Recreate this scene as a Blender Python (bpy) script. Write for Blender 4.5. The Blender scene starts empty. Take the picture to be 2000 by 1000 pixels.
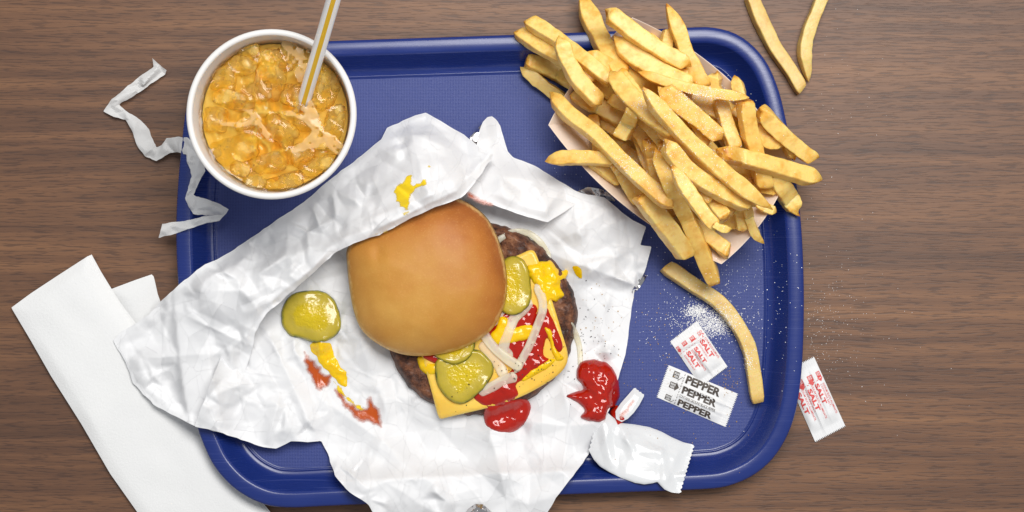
import bpy, bmesh, math, random
import numpy as np
from mathutils import Vector, geometry

random.seed(7)
rng = np.random.default_rng(7)
scene = bpy.context.scene
COL = scene.collection

# ------------------------------------------------------------------ camera
S = 0.34e-3          # metres of table per photo pixel (photo is 2000 x 1000)
H = 1.15             # camera height above the table
cam_d = bpy.data.cameras.new('camera')
cam = bpy.data.objects.new('camera', cam_d)
COL.objects.link(cam)
cam.location = (0, 0, H)
cam_d.sensor_fit = 'HORIZONTAL'
cam_d.angle = 2 * math.atan(1000 * S / H)
cam_d.clip_start = 0.01
cam_d.clip_end = 20
scene.camera = cam

# ------------------------------------------------------------------ light
world = bpy.data.worlds.new('World')
scene.world = world
world.use_nodes = True
wb = world.node_tree.nodes['Background']
wb.inputs[0].default_value = (0.93, 0.96, 1.0, 1)
wb.inputs[1].default_value = 0.38


def area(name, loc, target, sx, sy, watts, col):
    d = bpy.data.lights.new(name, 'AREA')
    d.shape = 'RECTANGLE'
    d.size, d.size_y, d.energy, d.color = sx, sy, watts, col
    o = bpy.data.objects.new(name, d)
    COL.objects.link(o)
    o.location = loc
    o.rotation_euler = (Vector(target) - Vector(loc)).to_track_quat('-Z', 'Y').to_euler()
    return o


area('softbox', (0.25, 0.54, 1.46), (0, 0.0, 0.0), 1.05, 0.50, 25.4, (1.0, 0.985, 0.96))

scene.view_settings.view_transform = 'Standard'
scene.view_settings.look = 'None'
scene.view_settings.exposure = 0.0
scene.view_settings.gamma = 1.0
scene.render.engine = 'CYCLES'
scene.cycles.use_denoising = True
scene.cycles.max_bounces = 14
scene.cycles.transparent_max_bounces = 24
scene.cycles.caustics_reflective = False
scene.cycles.caustics_refractive = True
scene.cycles.sample_clamp_indirect = 10.0

# ------------------------------------------------------------------ helpers
def P(px, py, z=0.0):
    """point at height z (mm) that stands at this photo pixel"""
    k = S * (1 - z * 1e-3 / H)
    return Vector(((px - 1000) * k, (500 - py) * k, z * 1e-3))


def PA(px, py, z):
    px, py, z = np.broadcast_arrays(np.asarray(px, float), np.asarray(py, float), np.asarray(z, float))
    k = S * (1 - z * 1e-3 / H)
    return np.stack([(px - 1000) * k, (500 - py) * k, z * 1e-3], -1)


def tag(o, label=None, cat=None, group=None, kind=None):
    if label: o['label'] = label
    if cat: o['category'] = cat
    if group: o['group'] = group
    if kind: o['kind'] = kind
    return o


def thing(name, label, cat, loc, group=None):
    o = bpy.data.objects.new(name, None)
    o.empty_display_size = 0.01
    COL.objects.link(o)
    o.location = loc
    o['_org'] = list(loc)
    return tag(o, label, cat, group)


def org(o):
    return np.array(o['_org']) if o is not None else np.zeros(3)


def mk(name, verts, faces, mat, parent=None, smooth=True, attrs=None, sharp=None, own_origin=True):
    verts = np.asarray(verts, float).reshape(-1, 3)
    if parent is not None:
        o0 = org(parent)
    elif own_origin:
        o0 = np.array([verts[:, 0].mean(), verts[:, 1].mean(), verts[:, 2].min()])
    else:
        o0 = np.zeros(3)
    me = bpy.data.meshes.new(name)
    fl = faces.tolist() if isinstance(faces, np.ndarray) else faces
    me.from_pydata((verts - o0).tolist(), [], fl)
    if smooth:
        me.polygons.foreach_set('use_smooth', np.ones(len(me.polygons), bool))
    for k, a in (attrs or {}).items():
        at = me.attributes.new(k, 'FLOAT', 'POINT')
        at.data.foreach_set('value', np.asarray(a, np.float32))
    me.materials.append(mat)
    me.update()
    if sharp is not None:
        try:
            me.set_sharp_from_angle(angle=math.radians(sharp))
        except Exception:
            pass
    o = bpy.data.objects.new(name, me)
    COL.objects.link(o)
    if parent is not None:
        o.parent = parent
        o['_org'] = list(o0)
    else:
        o.location = o0
        o['_org'] = list(o0)
    return o


# value noise on numpy arrays
_tab = np.random.default_rng(3).random((256, 256))


def vn(x, y, seed=0):
    x = np.asarray(x, float) + seed * 17.31
    y = np.asarray(y, float) + seed * 9.77
    xi = np.floor(x).astype(int); yi = np.floor(y).astype(int)
    fx = x - xi; fy = y - yi
    fx = fx * fx * (3 - 2 * fx); fy = fy * fy * (3 - 2 * fy)
    g = lambda a, b: _tab[a & 255, b & 255]
    return (g(xi, yi) * (1 - fx) + g(xi + 1, yi) * fx) * (1 - fy) + (g(xi, yi + 1) * (1 - fx) + g(xi + 1, yi + 1) * fx) * fy


def fbm(x, y, seed=0, oct=3):
    r = 0; a = 1; t = 0
    for i in range(oct):
        r = r + a * (vn(x * 2 ** i, y * 2 ** i, seed + i * 5) - 0.5); t += a; a *= 0.5
    return r / t * 2


def catmull(pts, n, closed=False):
    """resample a polyline through a Catmull-Rom spline to n even samples"""
    p = np.asarray(pts, float)
    m = len(p)
    q = []
    segs = m if closed else m - 1
    for i in range(segs):
        if closed:
            a, b, c, d = p[(i - 1) % m], p[i], p[(i + 1) % m], p[(i + 2) % m]
        else:
            a, b, c, d = p[max(i - 1, 0)], p[i], p[i + 1], p[min(i + 2, m - 1)]
        for t in np.linspace(0, 1, 24, endpoint=False):
            q.append(0.5 * (2 * b + (c - a) * t + (2 * a - 5 * b + 4 * c - d) * t * t + (3 * b - a - 3 * c + d) * t ** 3))
    q.append(p[0] if closed else p[-1])
    q = np.array(q)
    L = np.concatenate([[0], np.cumsum(np.linalg.norm(np.diff(q[:, :2], axis=0), axis=1))])
    ts = np.linspace(0, L[-1], n, endpoint=not closed)
    return np.stack([np.interp(ts, L, q[:, k]) for k in range(q.shape[1])], -1)


def poly_sd(x, y, poly):
    """signed distance (inside positive) and nearest boundary point"""
    x = np.asarray(x, float); y = np.asarray(y, float)
    best = np.full(x.shape, 1e18); nx = np.zeros(x.shape); ny = np.zeros(x.shape)
    ins = np.zeros(x.shape, bool)
    n = len(poly)
    for i in range(n):
        x0, y0 = poly[i][:2]; x1, y1 = poly[(i + 1) % n][:2]
        dx, dy = x1 - x0, y1 - y0
        l2 = dx * dx + dy * dy + 1e-12
        t = np.clip(((x - x0) * dx + (y - y0) * dy) / l2, 0, 1)
        cx = x0 + t * dx; cy = y0 + t * dy
        d = (x - cx) ** 2 + (y - cy) ** 2
        m = d < best
        best = np.where(m, d, best); nx = np.where(m, cx, nx); ny = np.where(m, cy, ny)
        if y0 != y1:
            c = ((y0 > y) != (y1 > y)) & (x < (x1 - x0) * (y - y0) / (y1 - y0) + x0)
            ins ^= c
    d = np.sqrt(best)
    return np.where(ins, d, -d), nx, ny


def sheet_grid(outline, step):
    """mesh that fills an outline (photo pixels): grid cells inside, cells at the rim cut along it"""
    o = np.asarray(outline, float)
    x0, y0 = o[:, 0].min() - step, o[:, 1].min() - step
    x1, y1 = o[:, 0].max() + 2 * step, o[:, 1].max() + 2 * step
    gx, gy = np.meshgrid(np.arange(x0, x1, step), np.arange(y0, y1, step))
    sd, nx, ny = poly_sd(gx, gy, o)
    near = np.abs(sd) < 0.28 * step
    gx = np.where(near, nx, gx); gy = np.where(near, ny, gy); sd = np.where(near, 0.0, sd)
    ins = sd >= 0
    cnt = ins[:-1, :-1].astype(int) + ins[1:, :-1] + ins[:-1, 1:] + ins[1:, 1:]
    flat0 = (sd[:-1, :-1] == 0).astype(int) + (sd[1:, :-1] == 0) + (sd[:-1, 1:] == 0) + (sd[1:, 1:] == 0)
    idx = np.full(gx.shape, -1)
    full = cnt == 4
    r, c = np.nonzero(full)
    br, bc_ = np.nonzero((cnt > 0) & (cnt < 4) & (cnt > np.minimum(flat0, 3)))
    used = np.zeros(gx.shape, bool)
    for p, q in ((0, 0), (0, 1), (1, 0), (1, 1)):
        used[r + p, c + q] = True
        m = ins[br + p, bc_ + q]
        used[br[m] + p, bc_[m] + q] = True
    idx[used] = np.arange(used.sum())
    F = [tuple(t) for t in np.stack([idx[r, c], idx[r + 1, c], idx[r + 1, c + 1], idx[r, c + 1]], -1).tolist()]
    X = gx[used].tolist(); Y = gy[used].tolist(); D = sd[used].tolist()
    ek = {}
    for i, j in zip(br.tolist(), bc_.tolist()):
        loop = ((i, j), (i + 1, j), (i + 1, j + 1), (i, j + 1))
        f = []
        for k in range(4):
            p, q = loop[k], loop[(k + 1) % 4]
            if ins[p]: f.append(int(idx[p]))
            if ins[p] != ins[q]:
                a_, b_ = (p, q) if ins[p] else (q, p)
                if sd[a_] == 0: continue
                key = (a_, b_)
                if key not in ek:
                    t = sd[a_] / (sd[a_] - sd[b_])
                    ek[key] = len(X)
                    X.append(gx[a_] + t * (gx[b_] - gx[a_])); Y.append(gy[a_] + t * (gy[b_] - gy[a_])); D.append(0.0)
                f.append(ek[key])
        if len(f) >= 3: F.append(tuple(f))
    return np.array(X), np.array(Y), np.maximum(np.array(D), 0), F


def both(F, n):
    """top faces plus the same faces turned over for the underside"""
    return list(F) + [tuple(i + n for i in reversed(f)) for f in F]


def rbf(ctrl):
    c = np.asarray(ctrl, float)
    n = len(c)
    A = np.linalg.norm(c[:, None, :2] - c[None, :, :2], axis=2) / 100
    B = np.concatenate([np.ones((n, 1)), c[:, :2] / 100], 1)
    K = np.block([[A, B], [B.T, np.zeros((3, 3))]])
    w = np.linalg.solve(K, np.concatenate([c[:, 2], np.zeros(3)]))

    def f(x, y):
        x = np.asarray(x, float); y = np.asarray(y, float)
        r = w[n] + w[n + 1] * x / 100 + w[n + 2] * y / 100
        for i in range(n):
            r = r + w[i] * np.hypot(x - c[i, 0], y - c[i, 1]) / 100
        return r
    return f


def facets(seed, cell, box):
    """creased facets: random heights on a jittered point set, joined by flat triangles"""
    g = np.random.default_rng(seed)
    x0, y0, x1, y1 = box
    pts = []
    ny = int((y1 - y0) / cell) + 3
    nx = int((x1 - x0) / cell) + 3
    for j in range(ny):
        for i in range(nx):
            pts.append((x0 + (i - 1 + 0.5 * (j % 2) + g.uniform(-.48, .48)) * cell, y0 + (j - 1 + g.uniform(-.48, .48)) * cell))
    hs = g.uniform(-1, 1, len(pts))
    vs, _, fs, ov, _, _ = geometry.delaunay_2d_cdt([Vector(p) for p in pts], [], [], 0, 1e-5)
    st = 2.0
    W = int((x1 - x0) / st) + 2; Hh = int((y1 - y0) / st) + 2
    R = np.zeros((Hh, W))
    vv = [(v.x, v.y) for v in vs]
    hv = [hs[o[0]] if o else 0 for o in ov]
    for f in fs:
        (ax, ay), (bx, by), (cx, cy) = vv[f[0]], vv[f[1]], vv[f[2]]
        i0 = max(int((min(ax, bx, cx) - x0) / st), 0); i1 = min(int((max(ax, bx, cx) - x0) / st) + 2, W)
        j0 = max(int((min(ay, by, cy) - y0) / st), 0); j1 = min(int((max(ay, by, cy) - y0) / st) + 2, Hh)
        if i1 <= i0 or j1 <= j0: continue
        X, Y = np.meshgrid(x0 + np.arange(i0, i1) * st, y0 + np.arange(j0, j1) * st)
        d = (by - cy) * (ax - cx) + (cx - bx) * (ay - cy)
        if abs(d) < 1e-9: continue
        l1 = ((by - cy) * (X - cx) + (cx - bx) * (Y - cy)) / d
        l2 = ((cy - ay) * (X - cx) + (ax - cx) * (Y - cy)) / d
        l3 = 1 - l1 - l2
        m = (l1 >= -1e-6) & (l2 >= -1e-6) & (l3 >= -1e-6)
        sub = R[j0:j1, i0:i1]
        sub[m] = (l1 * hv[f[0]] + l2 * hv[f[1]] + l3 * hv[f[2]])[m]

    def ev(x, y):
        u = np.clip((np.asarray(x) - x0) / st, 0, W - 2.001); v = np.clip((np.asarray(y) - y0) / st, 0, Hh - 2.001)
        i = u.astype(int); j = v.astype(int); fu = u - i; fv = v - j
        return (R[j, i] * (1 - fu) + R[j, i + 1] * fu) * (1 - fv) + (R[j + 1, i] * (1 - fu) + R[j + 1, i + 1] * fu) * fv
    return ev


def hit(px, py, z_from=400.0):
    """what lies under this photo pixel: height in mm"""
    o = Vector((0, 0, H)); t = P(px, py, 0)
    d = (t - o).normalized()
    ok, loc, *_ = scene.ray_cast(bpy.context.view_layer.depsgraph, o, d)
    return loc.z * 1e3 if ok else 0.0


def refresh():
    bpy.context.view_layer.update()


# ------------------------------------------------------------------ materials
def nd(nt, typ, ins=None, **props):
    n = nt.nodes.new(typ)
    for k, v in props.items():
        setattr(n, k, v)
    for k, v in (ins or {}).items():
        s = n.inputs[k]
        if isinstance(v, bpy.types.NodeSocket):
            nt.links.new(v, s)
        else:
            s.default_value = v
    return n


def c4(r, g, b):
    return (r, g, b, 1.0)


def srgb(r, g, b):
    f = lambda v: (v / 255 / 12.92) if v / 255 <= 0.04045 else ((v / 255 + 0.055) / 1.055) ** 2.4
    return (f(r), f(g), f(b), 1.0)


def new_mat(name, **base):
    m = bpy.data.materials.new(name)
    m.use_nodes = True
    nt = m.node_tree
    b = nt.nodes['Principled BSDF']
    for k, v in base.items():
        b.inputs[k.replace('_', ' ')].default_value = v
    return m, nt, b


def ramp(nt, fac, stops):
    r = nd(nt, 'ShaderNodeValToRGB', {'Fac': fac})
    e = r.color_ramp.elements
    while len(e) < len(stops):
        e.new(0.5)
    for i, (p, c) in enumerate(stops):
        e[i].position = p; e[i].color = c
    return r.outputs[0]


def objco(nt, scale=(1, 1, 1), rot=(0, 0, 0)):
    t = nd(nt, 'ShaderNodeTexCoord')
    m = nd(nt, 'ShaderNodeMapping', {'Vector': t.outputs['Object'], 'Scale': scale, 'Rotation': rot})
    return m.outputs[0]


def noise(nt, vec, scale, detail=3, rough=0.55, dist=0.0):
    return nd(nt, 'ShaderNodeTexNoise', {'Vector': vec, 'Scale': scale, 'Detail': detail, 'Roughness': rough, 'Distortion': dist}).outputs['Fac']


def mixc(nt, fac, a, b, mode='MIX'):
    n = nd(nt, 'ShaderNodeMix', data_type='RGBA', blend_type=mode)
    for i, v in ((0, fac), (6, a), (7, b)):
        s = n.inputs[i]
        if isinstance(v, bpy.types.NodeSocket): nt.links.new(v, s)
        else: s.default_value = v
    return n.outputs[2]


def math_n(nt, op, a, b=None, clamp=False):
    n = nd(nt, 'ShaderNodeMath', operation=op, use_clamp=clamp)
    for i, v in ((0, a), (1, b)):
        if v is None: continue
        if isinstance(v, bpy.types.NodeSocket): nt.links.new(v, n.inputs[i])
        else: n.inputs[i].default_value = v
    return n.outputs[0]


def bump(nt, b, height, strength, dist):
    n = nd(nt, 'ShaderNodeBump', {'Height': height, 'Strength': strength, 'Distance': dist})
    nt.links.new(n.outputs[0], b.inputs['Normal'])
    return n


def attr(nt, name):
    return nd(nt, 'ShaderNodeAttribute', attribute_name=name).outputs['Fac']


def m_wood():
    m, nt, b = new_mat('walnut_laminate', Roughness=0.47)
    b.inputs['Specular IOR Level'].default_value = 0.42
    v = objco(nt, (1, 1, 1))
    warp = nd(nt, 'ShaderNodeTexNoise', {'Vector': objco(nt, (2.5, 9, 1)), 'Scale': 1.0, 'Detail': 2})
    off = nd(nt, 'ShaderNodeVectorMath', {0: warp.outputs['Color'], 1: (0.0, 0.022, 0.0)}, operation='MULTIPLY').outputs[0]
    vv = nd(nt, 'ShaderNodeVectorMath', {0: v, 1: off}, operation='ADD').outputs[0]
    mp = lambda s: nd(nt, 'ShaderNodeMapping', {'Vector': vv, 'Scale': s}).outputs[0]
    broad = noise(nt, mp((1.6, 22, 1)), 1.0, 3, 0.55)
    band = noise(nt, mp((3, 150, 1)), 1.0, 3, 0.6)
    fib = noise(nt, mp((40, 1100, 1)), 1.0, 2, 0.6)
    pore = noise(nt, mp((62, 840, 1)), 1.0, 2, 0.6)
    t = math_n(nt, 'ADD', math_n(nt, 'MULTIPLY', broad, 0.55), math_n(nt, 'MULTIPLY', band, 0.45))
    base = ramp(nt, t, [(0.34, srgb(80, 56, 43)), (0.45, srgb(106, 74, 54)), (0.54, srgb(128, 90, 63)), (0.66, srgb(150, 107, 73))])
    base = mixc(nt, math_n(nt, 'MULTIPLY', fib, 0.45), base, srgb(82, 59, 47))
    pm = ramp(nt, pore, [(0.52, c4(0, 0, 0)), (0.60, c4(1, 1, 1))])
    base = mixc(nt, math_n(nt, 'MULTIPLY', pm, 0.5), base, srgb(56, 42, 38))
    nt.links.new(base, b.inputs['Base Color'])
    bump(nt, b, math_n(nt, 'ADD', fib, math_n(nt, 'MULTIPLY', pm, -0.8)), 0.25, 0.0002)
    return m


def m_tray(linen):
    m, nt, b = new_mat('blue_tray_linen' if linen else 'blue_tray_plastic', Roughness=0.46 if linen else 0.27)
    v = objco(nt)
    n1 = noise(nt, v, 30, 3)
    col = mixc(nt, n1, srgb(23, 41, 106), srgb(31, 51, 122))
    if linen:
        wx = nd(nt, 'ShaderNodeTexWave', {'Vector': v, 'Scale': 300.0, 'Distortion': 1.2, 'Detail': 2, 'Detail Scale': 3}, bands_direction='X').outputs['Fac']
        wy = nd(nt, 'ShaderNodeTexWave', {'Vector': v, 'Scale': 330.0, 'Distortion': 1.2, 'Detail': 2, 'Detail Scale': 3}, bands_direction='Y').outputs['Fac']
        gr = noise(nt, objco(nt, (500, 1400, 1)), 1.0, 2)
        h = math_n(nt, 'ADD', math_n(nt, 'MAXIMUM', wx, wy), math_n(nt, 'MULTIPLY', gr, 0.7))
        bump(nt, b, h, 0.7, 0.00016)
        hl = ramp(nt, h, [(0.85, c4(0, 0, 0)), (1.5, c4(1, 1, 1))])
        col = mixc(nt, math_n(nt, 'MULTIPLY', hl, 0.38), col, srgb(78, 92, 160))
    else:
        sc = noise(nt, objco(nt, (25, 900, 1), (0, 0, 0.7)), 1.0, 3)
        r = ramp(nt, sc, [(0.4, c4(.25, .25, .25)), (0.75, c4(.32, .32, .32))])
        nt.links.new(r, b.inputs['Roughness'])
        for rz, sx_ in ((0.5, 14), (-0.9, 10), (1.4, 18)):
            scr = noise(nt, objco(nt, (sx_, 1500, 1), (0, 0, rz)), 1.0, 1)
            col = mixc(nt, math_n(nt, 'MULTIPLY', ramp(nt, scr, [(0.70, c4(0, 0, 0)), (0.76, c4(1, 1, 1))]), 0.30), col, srgb(92, 104, 164))
        bump(nt, b, noise(nt, v, 60, 2), 0.05, 0.0006)
    nt.links.new(col, b.inputs['Base Color'])
    return m


def m_paper(name, col, rough=0.6, fibre=600, bs=0.15, dist=0.0002, trans=0.12, tint=None):
    m, nt, b = new_mat(name, Roughness=rough)
    b.inputs['Specular IOR Level'].default_value = 0.35
    v = objco(nt)
    n = noise(nt, v, fibre, 3)
    n2 = noise(nt, v, 35, 3)
    c = mixc(nt, math_n(nt, 'MULTIPLY', n2, 0.5), col, tint or tuple([col[0] * .94, col[1] * .94, col[2] * .955, 1]))
    nt.links.new(c, b.inputs['Base Color'])
    bump(nt, b, n, bs, dist)
    if trans:
        tr = nd(nt, 'ShaderNodeBsdfTranslucent', {'Color': c})
        mx = nd(nt, 'ShaderNodeMixShader', {0: trans, 1: b.outputs[0], 2: tr.outputs[0]})
        nt.links.new(mx.outputs[0], nt.nodes['Material Output'].inputs['Surface'])
    return m


def m_wrap():
    m = m_paper('wrapper_paper', c4(.88, .88, .885), 0.5, 350, 0.10, 0.0002, trans=0.10)
    nt = m.node_tree; b = nt.nodes['Principled BSDF']
    v = objco(nt)
    d = nd(nt, 'ShaderNodeTexNoise', {'Vector': v, 'Scale': 40.0, 'Detail': 2})
    off = nd(nt, 'ShaderNodeVectorMath', {0: d.outputs['Color'], 1: (0.006, 0.006, 0.006)}, operation='MULTIPLY').outputs[0]
    vv = nd(nt, 'ShaderNodeVectorMath', {0: v, 1: off}, operation='ADD').outputs[0]
    h = None
    for sc, w in ((34.0, 0.40), (84.0, 0.34)):      # flat facets, each with its own tilt
        mp = nd(nt, 'ShaderNodeMapping', {'Vector': vv, 'Rotation': (0.0, 0.0, sc), 'Scale': (1.0, 0.7, 1.0)}).outputs[0]
        vo = nd(nt, 'ShaderNodeTexVoronoi', {'Vector': mp, 'Scale': sc}, feature='F1', voronoi_dimensions='2D')
        dv = nd(nt, 'ShaderNodeVectorMath', {0: mp, 1: vo.outputs['Position']}, operation='SUBTRACT').outputs[0]
        rc = nd(nt, 'ShaderNodeVectorMath', {0: vo.outputs['Color'], 1: (0.5, 0.5, 0.5)}, operation='SUBTRACT').outputs[0]
        rc = nd(nt, 'ShaderNodeVectorMath', {0: rc, 1: (1.0, 1.0, 0.0)}, operation='MULTIPLY').outputs[0]
        dt = nd(nt, 'ShaderNodeVectorMath', {0: dv, 1: rc}, operation='DOT_PRODUCT').outputs['Value']
        q = math_n(nt, 'MULTIPLY', dt, w)
        h = q if h is None else math_n(nt, 'ADD', h, q)
    mask = ramp(nt, noise(nt, v, 16, 2), [(0.38, c4(.25, .25, .25)), (0.62, c4(1, 1, 1))])
    bump(nt, b, math_n(nt, 'MULTIPLY', h, mask), 0.9, 1.0)
    return m


def m_plain(name, col, rough=0.4, sss=0.0, rad=(1, .5, .3), scale=0.003, bs=0.0, bscale=300, bdist=0.0003, var=None, coat=0.0, spec=0.5):
    m, nt, b = new_mat(name, Roughness=rough)
    b.inputs['Base Color'].default_value = col
    b.inputs['Specular IOR Level'].default_value = spec
    if sss:
        b.inputs['Subsurface Weight'].default_value = sss
        b.inputs['Subsurface Radius'].default_value = rad
        b.inputs['Subsurface Scale'].default_value = scale
    if var:
        c = mixc(nt, ramp(nt, noise(nt, objco(nt), var[1], 3), [(0.35, c4(0, 0, 0)), (0.65, c4(1, 1, 1))]), col, var[0])
        nt.links.new(c, b.inputs['Base Color'])
    if bs:
        bump(nt, b, noise(nt, objco(nt), bscale, 3), bs, bdist)
    if coat:
        b.inputs['Coat Weight'].default_value = coat
        b.inputs['Coat Roughness'].default_value = 0.05
    return m


def m_fry():
    m, nt, b = new_mat('fried_potato', Roughness=0.42)
    v = objco(nt)
    info = nd(nt, 'ShaderNodeObjectInfo').outputs['Random']
    e = attr(nt, 'brown')
    n1 = noise(nt, v, 110, 3, 0.6)
    n2 = noise(nt, v, 420, 3, 0.6)
    pale = mixc(nt, info, srgb(247, 214, 130), srgb(242, 200, 104))
    gold = mixc(nt, info, srgb(232, 176, 70), srgb(222, 160, 54))
    f = math_n(nt, 'ADD', math_n(nt, 'MULTIPLY', e, 0.55), math_n(nt, 'MULTIPLY', math_n(nt, 'SUBTRACT', n1, 0.5), 1.8))
    f = math_n(nt, 'ADD', f, math_n(nt, 'MULTIPLY', math_n(nt, 'SUBTRACT', n2, 0.5), 0.5))
    c = mixc(nt, ramp(nt, f, [(0.0, c4(0, 0, 0)), (0.55, c4(1, 1, 1))]), pale, gold)
    br = math_n(nt, 'ADD', math_n(nt, 'MULTIPLY', e, 1.0), math_n(nt, 'MULTIPLY', math_n(nt, 'SUBTRACT', n2, 0.5), 0.9))
    c = mixc(nt, ramp(nt, br, [(0.72, c4(0, 0, 0)), (1.35, c4(1, 1, 1))]), c, srgb(176, 104, 30))
    nt.links.new(c, b.inputs['Base Color'])
    b.inputs['Subsurface Weight'].default_value = 0.45
    b.inputs['Subsurface Radius'].default_value = (1, .6, .2)
    b.inputs['Subsurface Scale'].default_value = 0.004
    bump(nt, b, math_n(nt, 'ADD', n2, math_n(nt, 'MULTIPLY', noise(nt, v, 1500, 2), 0.2)), 0.38, 0.0006)
    return m


def m_old_fry():
    m = m_fry(); m.name = 'cold_fried_potato'
    nt = m.node_tree; b = nt.nodes['Principled BSDF']
    src = b.inputs['Base Color'].links[0].from_socket
    c = mixc(nt, 0.5, src, srgb(205, 186, 124))
    nt.links.new(c, b.inputs['Base Color'])
    return m


def m_bun():
    m, nt, b = new_mat('toasted_bun', Roughness=0.56)
    v = objco(nt)
    r = attr(nt, 'r')
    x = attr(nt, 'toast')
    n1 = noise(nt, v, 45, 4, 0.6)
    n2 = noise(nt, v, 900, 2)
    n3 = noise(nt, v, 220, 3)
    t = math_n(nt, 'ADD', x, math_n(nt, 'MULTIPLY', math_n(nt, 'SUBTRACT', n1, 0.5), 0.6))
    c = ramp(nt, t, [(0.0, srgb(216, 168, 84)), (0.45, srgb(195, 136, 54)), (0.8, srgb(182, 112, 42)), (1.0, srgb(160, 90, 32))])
    c = mixc(nt, math_n(nt, 'MULTIPLY', ramp(nt, n2, [(0.55, c4(0, 0, 0)), (0.75, c4(1, 1, 1))]), 0.16), c, srgb(232, 182, 112))
    edge = ramp(nt, math_n(nt, 'ADD', r, math_n(nt, 'MULTIPLY', math_n(nt, 'SUBTRACT', n3, 0.5), 0.10)), [(0.955, c4(0, 0, 0)), (1.01, c4(1, 1, 1))])
    c = mixc(nt, math_n(nt, 'MULTIPLY', edge, 0.8), c, srgb(238, 200, 128))
    nt.links.new(c, b.inputs['Base Color'])
    b.inputs['Subsurface Weight'].default_value = 0.12
    b.inputs['Subsurface Radius'].default_value = (1, .5, .2)
    b.inputs['Subsurface Scale'].default_value = 0.004
    bump(nt, b, math_n(nt, 'ADD', math_n(nt, 'ADD', math_n(nt, 'MULTIPLY', n2, 0.35), n3), math_n(nt, 'MULTIPLY', n1, 1.5)), 0.2, 0.0006)
    return m


def m_patty():
    m, nt, b = new_mat('grilled_beef', Roughness=0.55)
    v = objco(nt)
    n1 = noise(nt, v, 70, 5, 0.7)
    n2 = noise(nt, v, 260, 4, 0.65)
    t = math_n(nt, 'ADD', math_n(nt, 'MULTIPLY', n1, 0.65), math_n(nt, 'MULTIPLY', n2, 0.35))
    c = ramp(nt, t, [(0.36, srgb(30, 18, 14)), (0.46, srgb(72, 42, 30)), (0.55, srgb(116, 72, 48)), (0.68, srgb(160, 112, 78))])
    nt.links.new(c, b.inputs['Base Color'])
    b.inputs['Coat Weight'].default_value = 0.10
    b.inputs['Coat Roughness'].default_value = 0.2
    b.inputs['Specular IOR Level'].default_value = 0.3
    bump(nt, b, math_n(nt, 'ADD', n2, noise(nt, v, 800, 3)), 0.8, 0.0012)
    return m


def m_pickle():
    m, nt, b = new_mat('dill_pickle', Roughness=0.16)
    v = objco(nt)
    r = attr(nt, 'r')
    n1 = noise(nt, v, 150, 3)
    n2 = noise(nt, v, 420, 2, 0.5, 0.6)
    t = math_n(nt, 'ADD', r, math_n(nt, 'MULTIPLY', math_n(nt, 'SUBTRACT', n1, 0.5), 0.28))
    c = ramp(nt, t, [(0.0, srgb(214, 186, 26)), (0.42, srgb(204, 178, 30)), (0.56, srgb(198, 176, 66)), (0.9, srgb(180, 160, 48)), (0.975, srgb(140, 138, 40)), (1.0, srgb(62, 72, 30))])
    nt.links.new(c, b.inputs['Base Color'])
    b.inputs['Subsurface Weight'].default_value = 0.35
    b.inputs['Subsurface Radius'].default_value = (.9, 1, .2)
    b.inputs['Subsurface Scale'].default_value = 0.003
    inner = ramp(nt, r, [(0.45, c4(1, 1, 1)), (0.68, c4(.12, .12, .12))])
    bump(nt, b, math_n(nt, 'MULTIPLY', n2, inner), 0.6, 0.0012)
    return m


def m_sauce(name, c1, c2, rough, bs, bsc, sss=0.2):
    m, nt, b = new_mat(name, Roughness=rough)
    v = objco(nt)
    n = noise(nt, v, 90, 3)
    nt.links.new(mixc(nt, n, c1, c2), b.inputs['Base Color'])
    b.inputs['Subsurface Weight'].default_value = sss
    b.inputs['Subsurface Radius'].default_value = (1, .35, .1)
    b.inputs['Subsurface Scale'].default_value = 0.002
    bump(nt, b, noise(nt, v, bsc, 2, 0.5, 0.4), bs, 0.0012)
    return m


def m_smear(name, c1, lo, hi, rough=0.35):
    """a thin film: the paper shows where it is worn through"""
    m, nt, b = new_mat(name, Roughness=rough)
    v = objco(nt)
    f = math_n(nt, 'MULTIPLY', attr(nt, 'film'), 1.15)
    n = noise(nt, v, 170, 4, 0.65)
    t = math_n(nt, 'ADD', f, math_n(nt, 'MULTIPLY', math_n(nt, 'SUBTRACT', n, 0.5), 1.6))
    a = ramp(nt, t, [(lo, c4(0, 0, 0)), (hi, c4(1, 1, 1))])
    b.inputs['Base Color'].default_value = c1
    nt.links.new(a, b.inputs['Alpha'])
    bump(nt, b, n, 0.4, 0.001)
    return m


def m_onion():
    m, nt, b = new_mat('raw_onion', Roughness=0.25)
    v = objco(nt)
    c = mixc(nt, noise(nt, v, 120, 3), srgb(252, 249, 234), srgb(242, 236, 208))
    nt.links.new(c, b.inputs['Base Color'])
    b.inputs['Subsurface Weight'].default_value = 0.15
    b.inputs['Subsurface Radius'].default_value = (1, .9, .6)
    b.inputs['Subsurface Scale'].default_value = 0.001
    tr = nd(nt, 'ShaderNodeBsdfTransparent', {'Color': (1, .97, .9, 1)})
    mx = nd(nt, 'ShaderNodeMixShader', {0: 0.56, 1: b.outputs[0], 2: tr.outputs[0]})
    nt.links.new(mx.outputs[0], nt.nodes['Material Output'].inputs['Surface'])
    bump(nt, b, noise(nt, objco(nt, (1, 1, 1)), 500, 2), 0.15, 0.0005)
    return m


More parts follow.
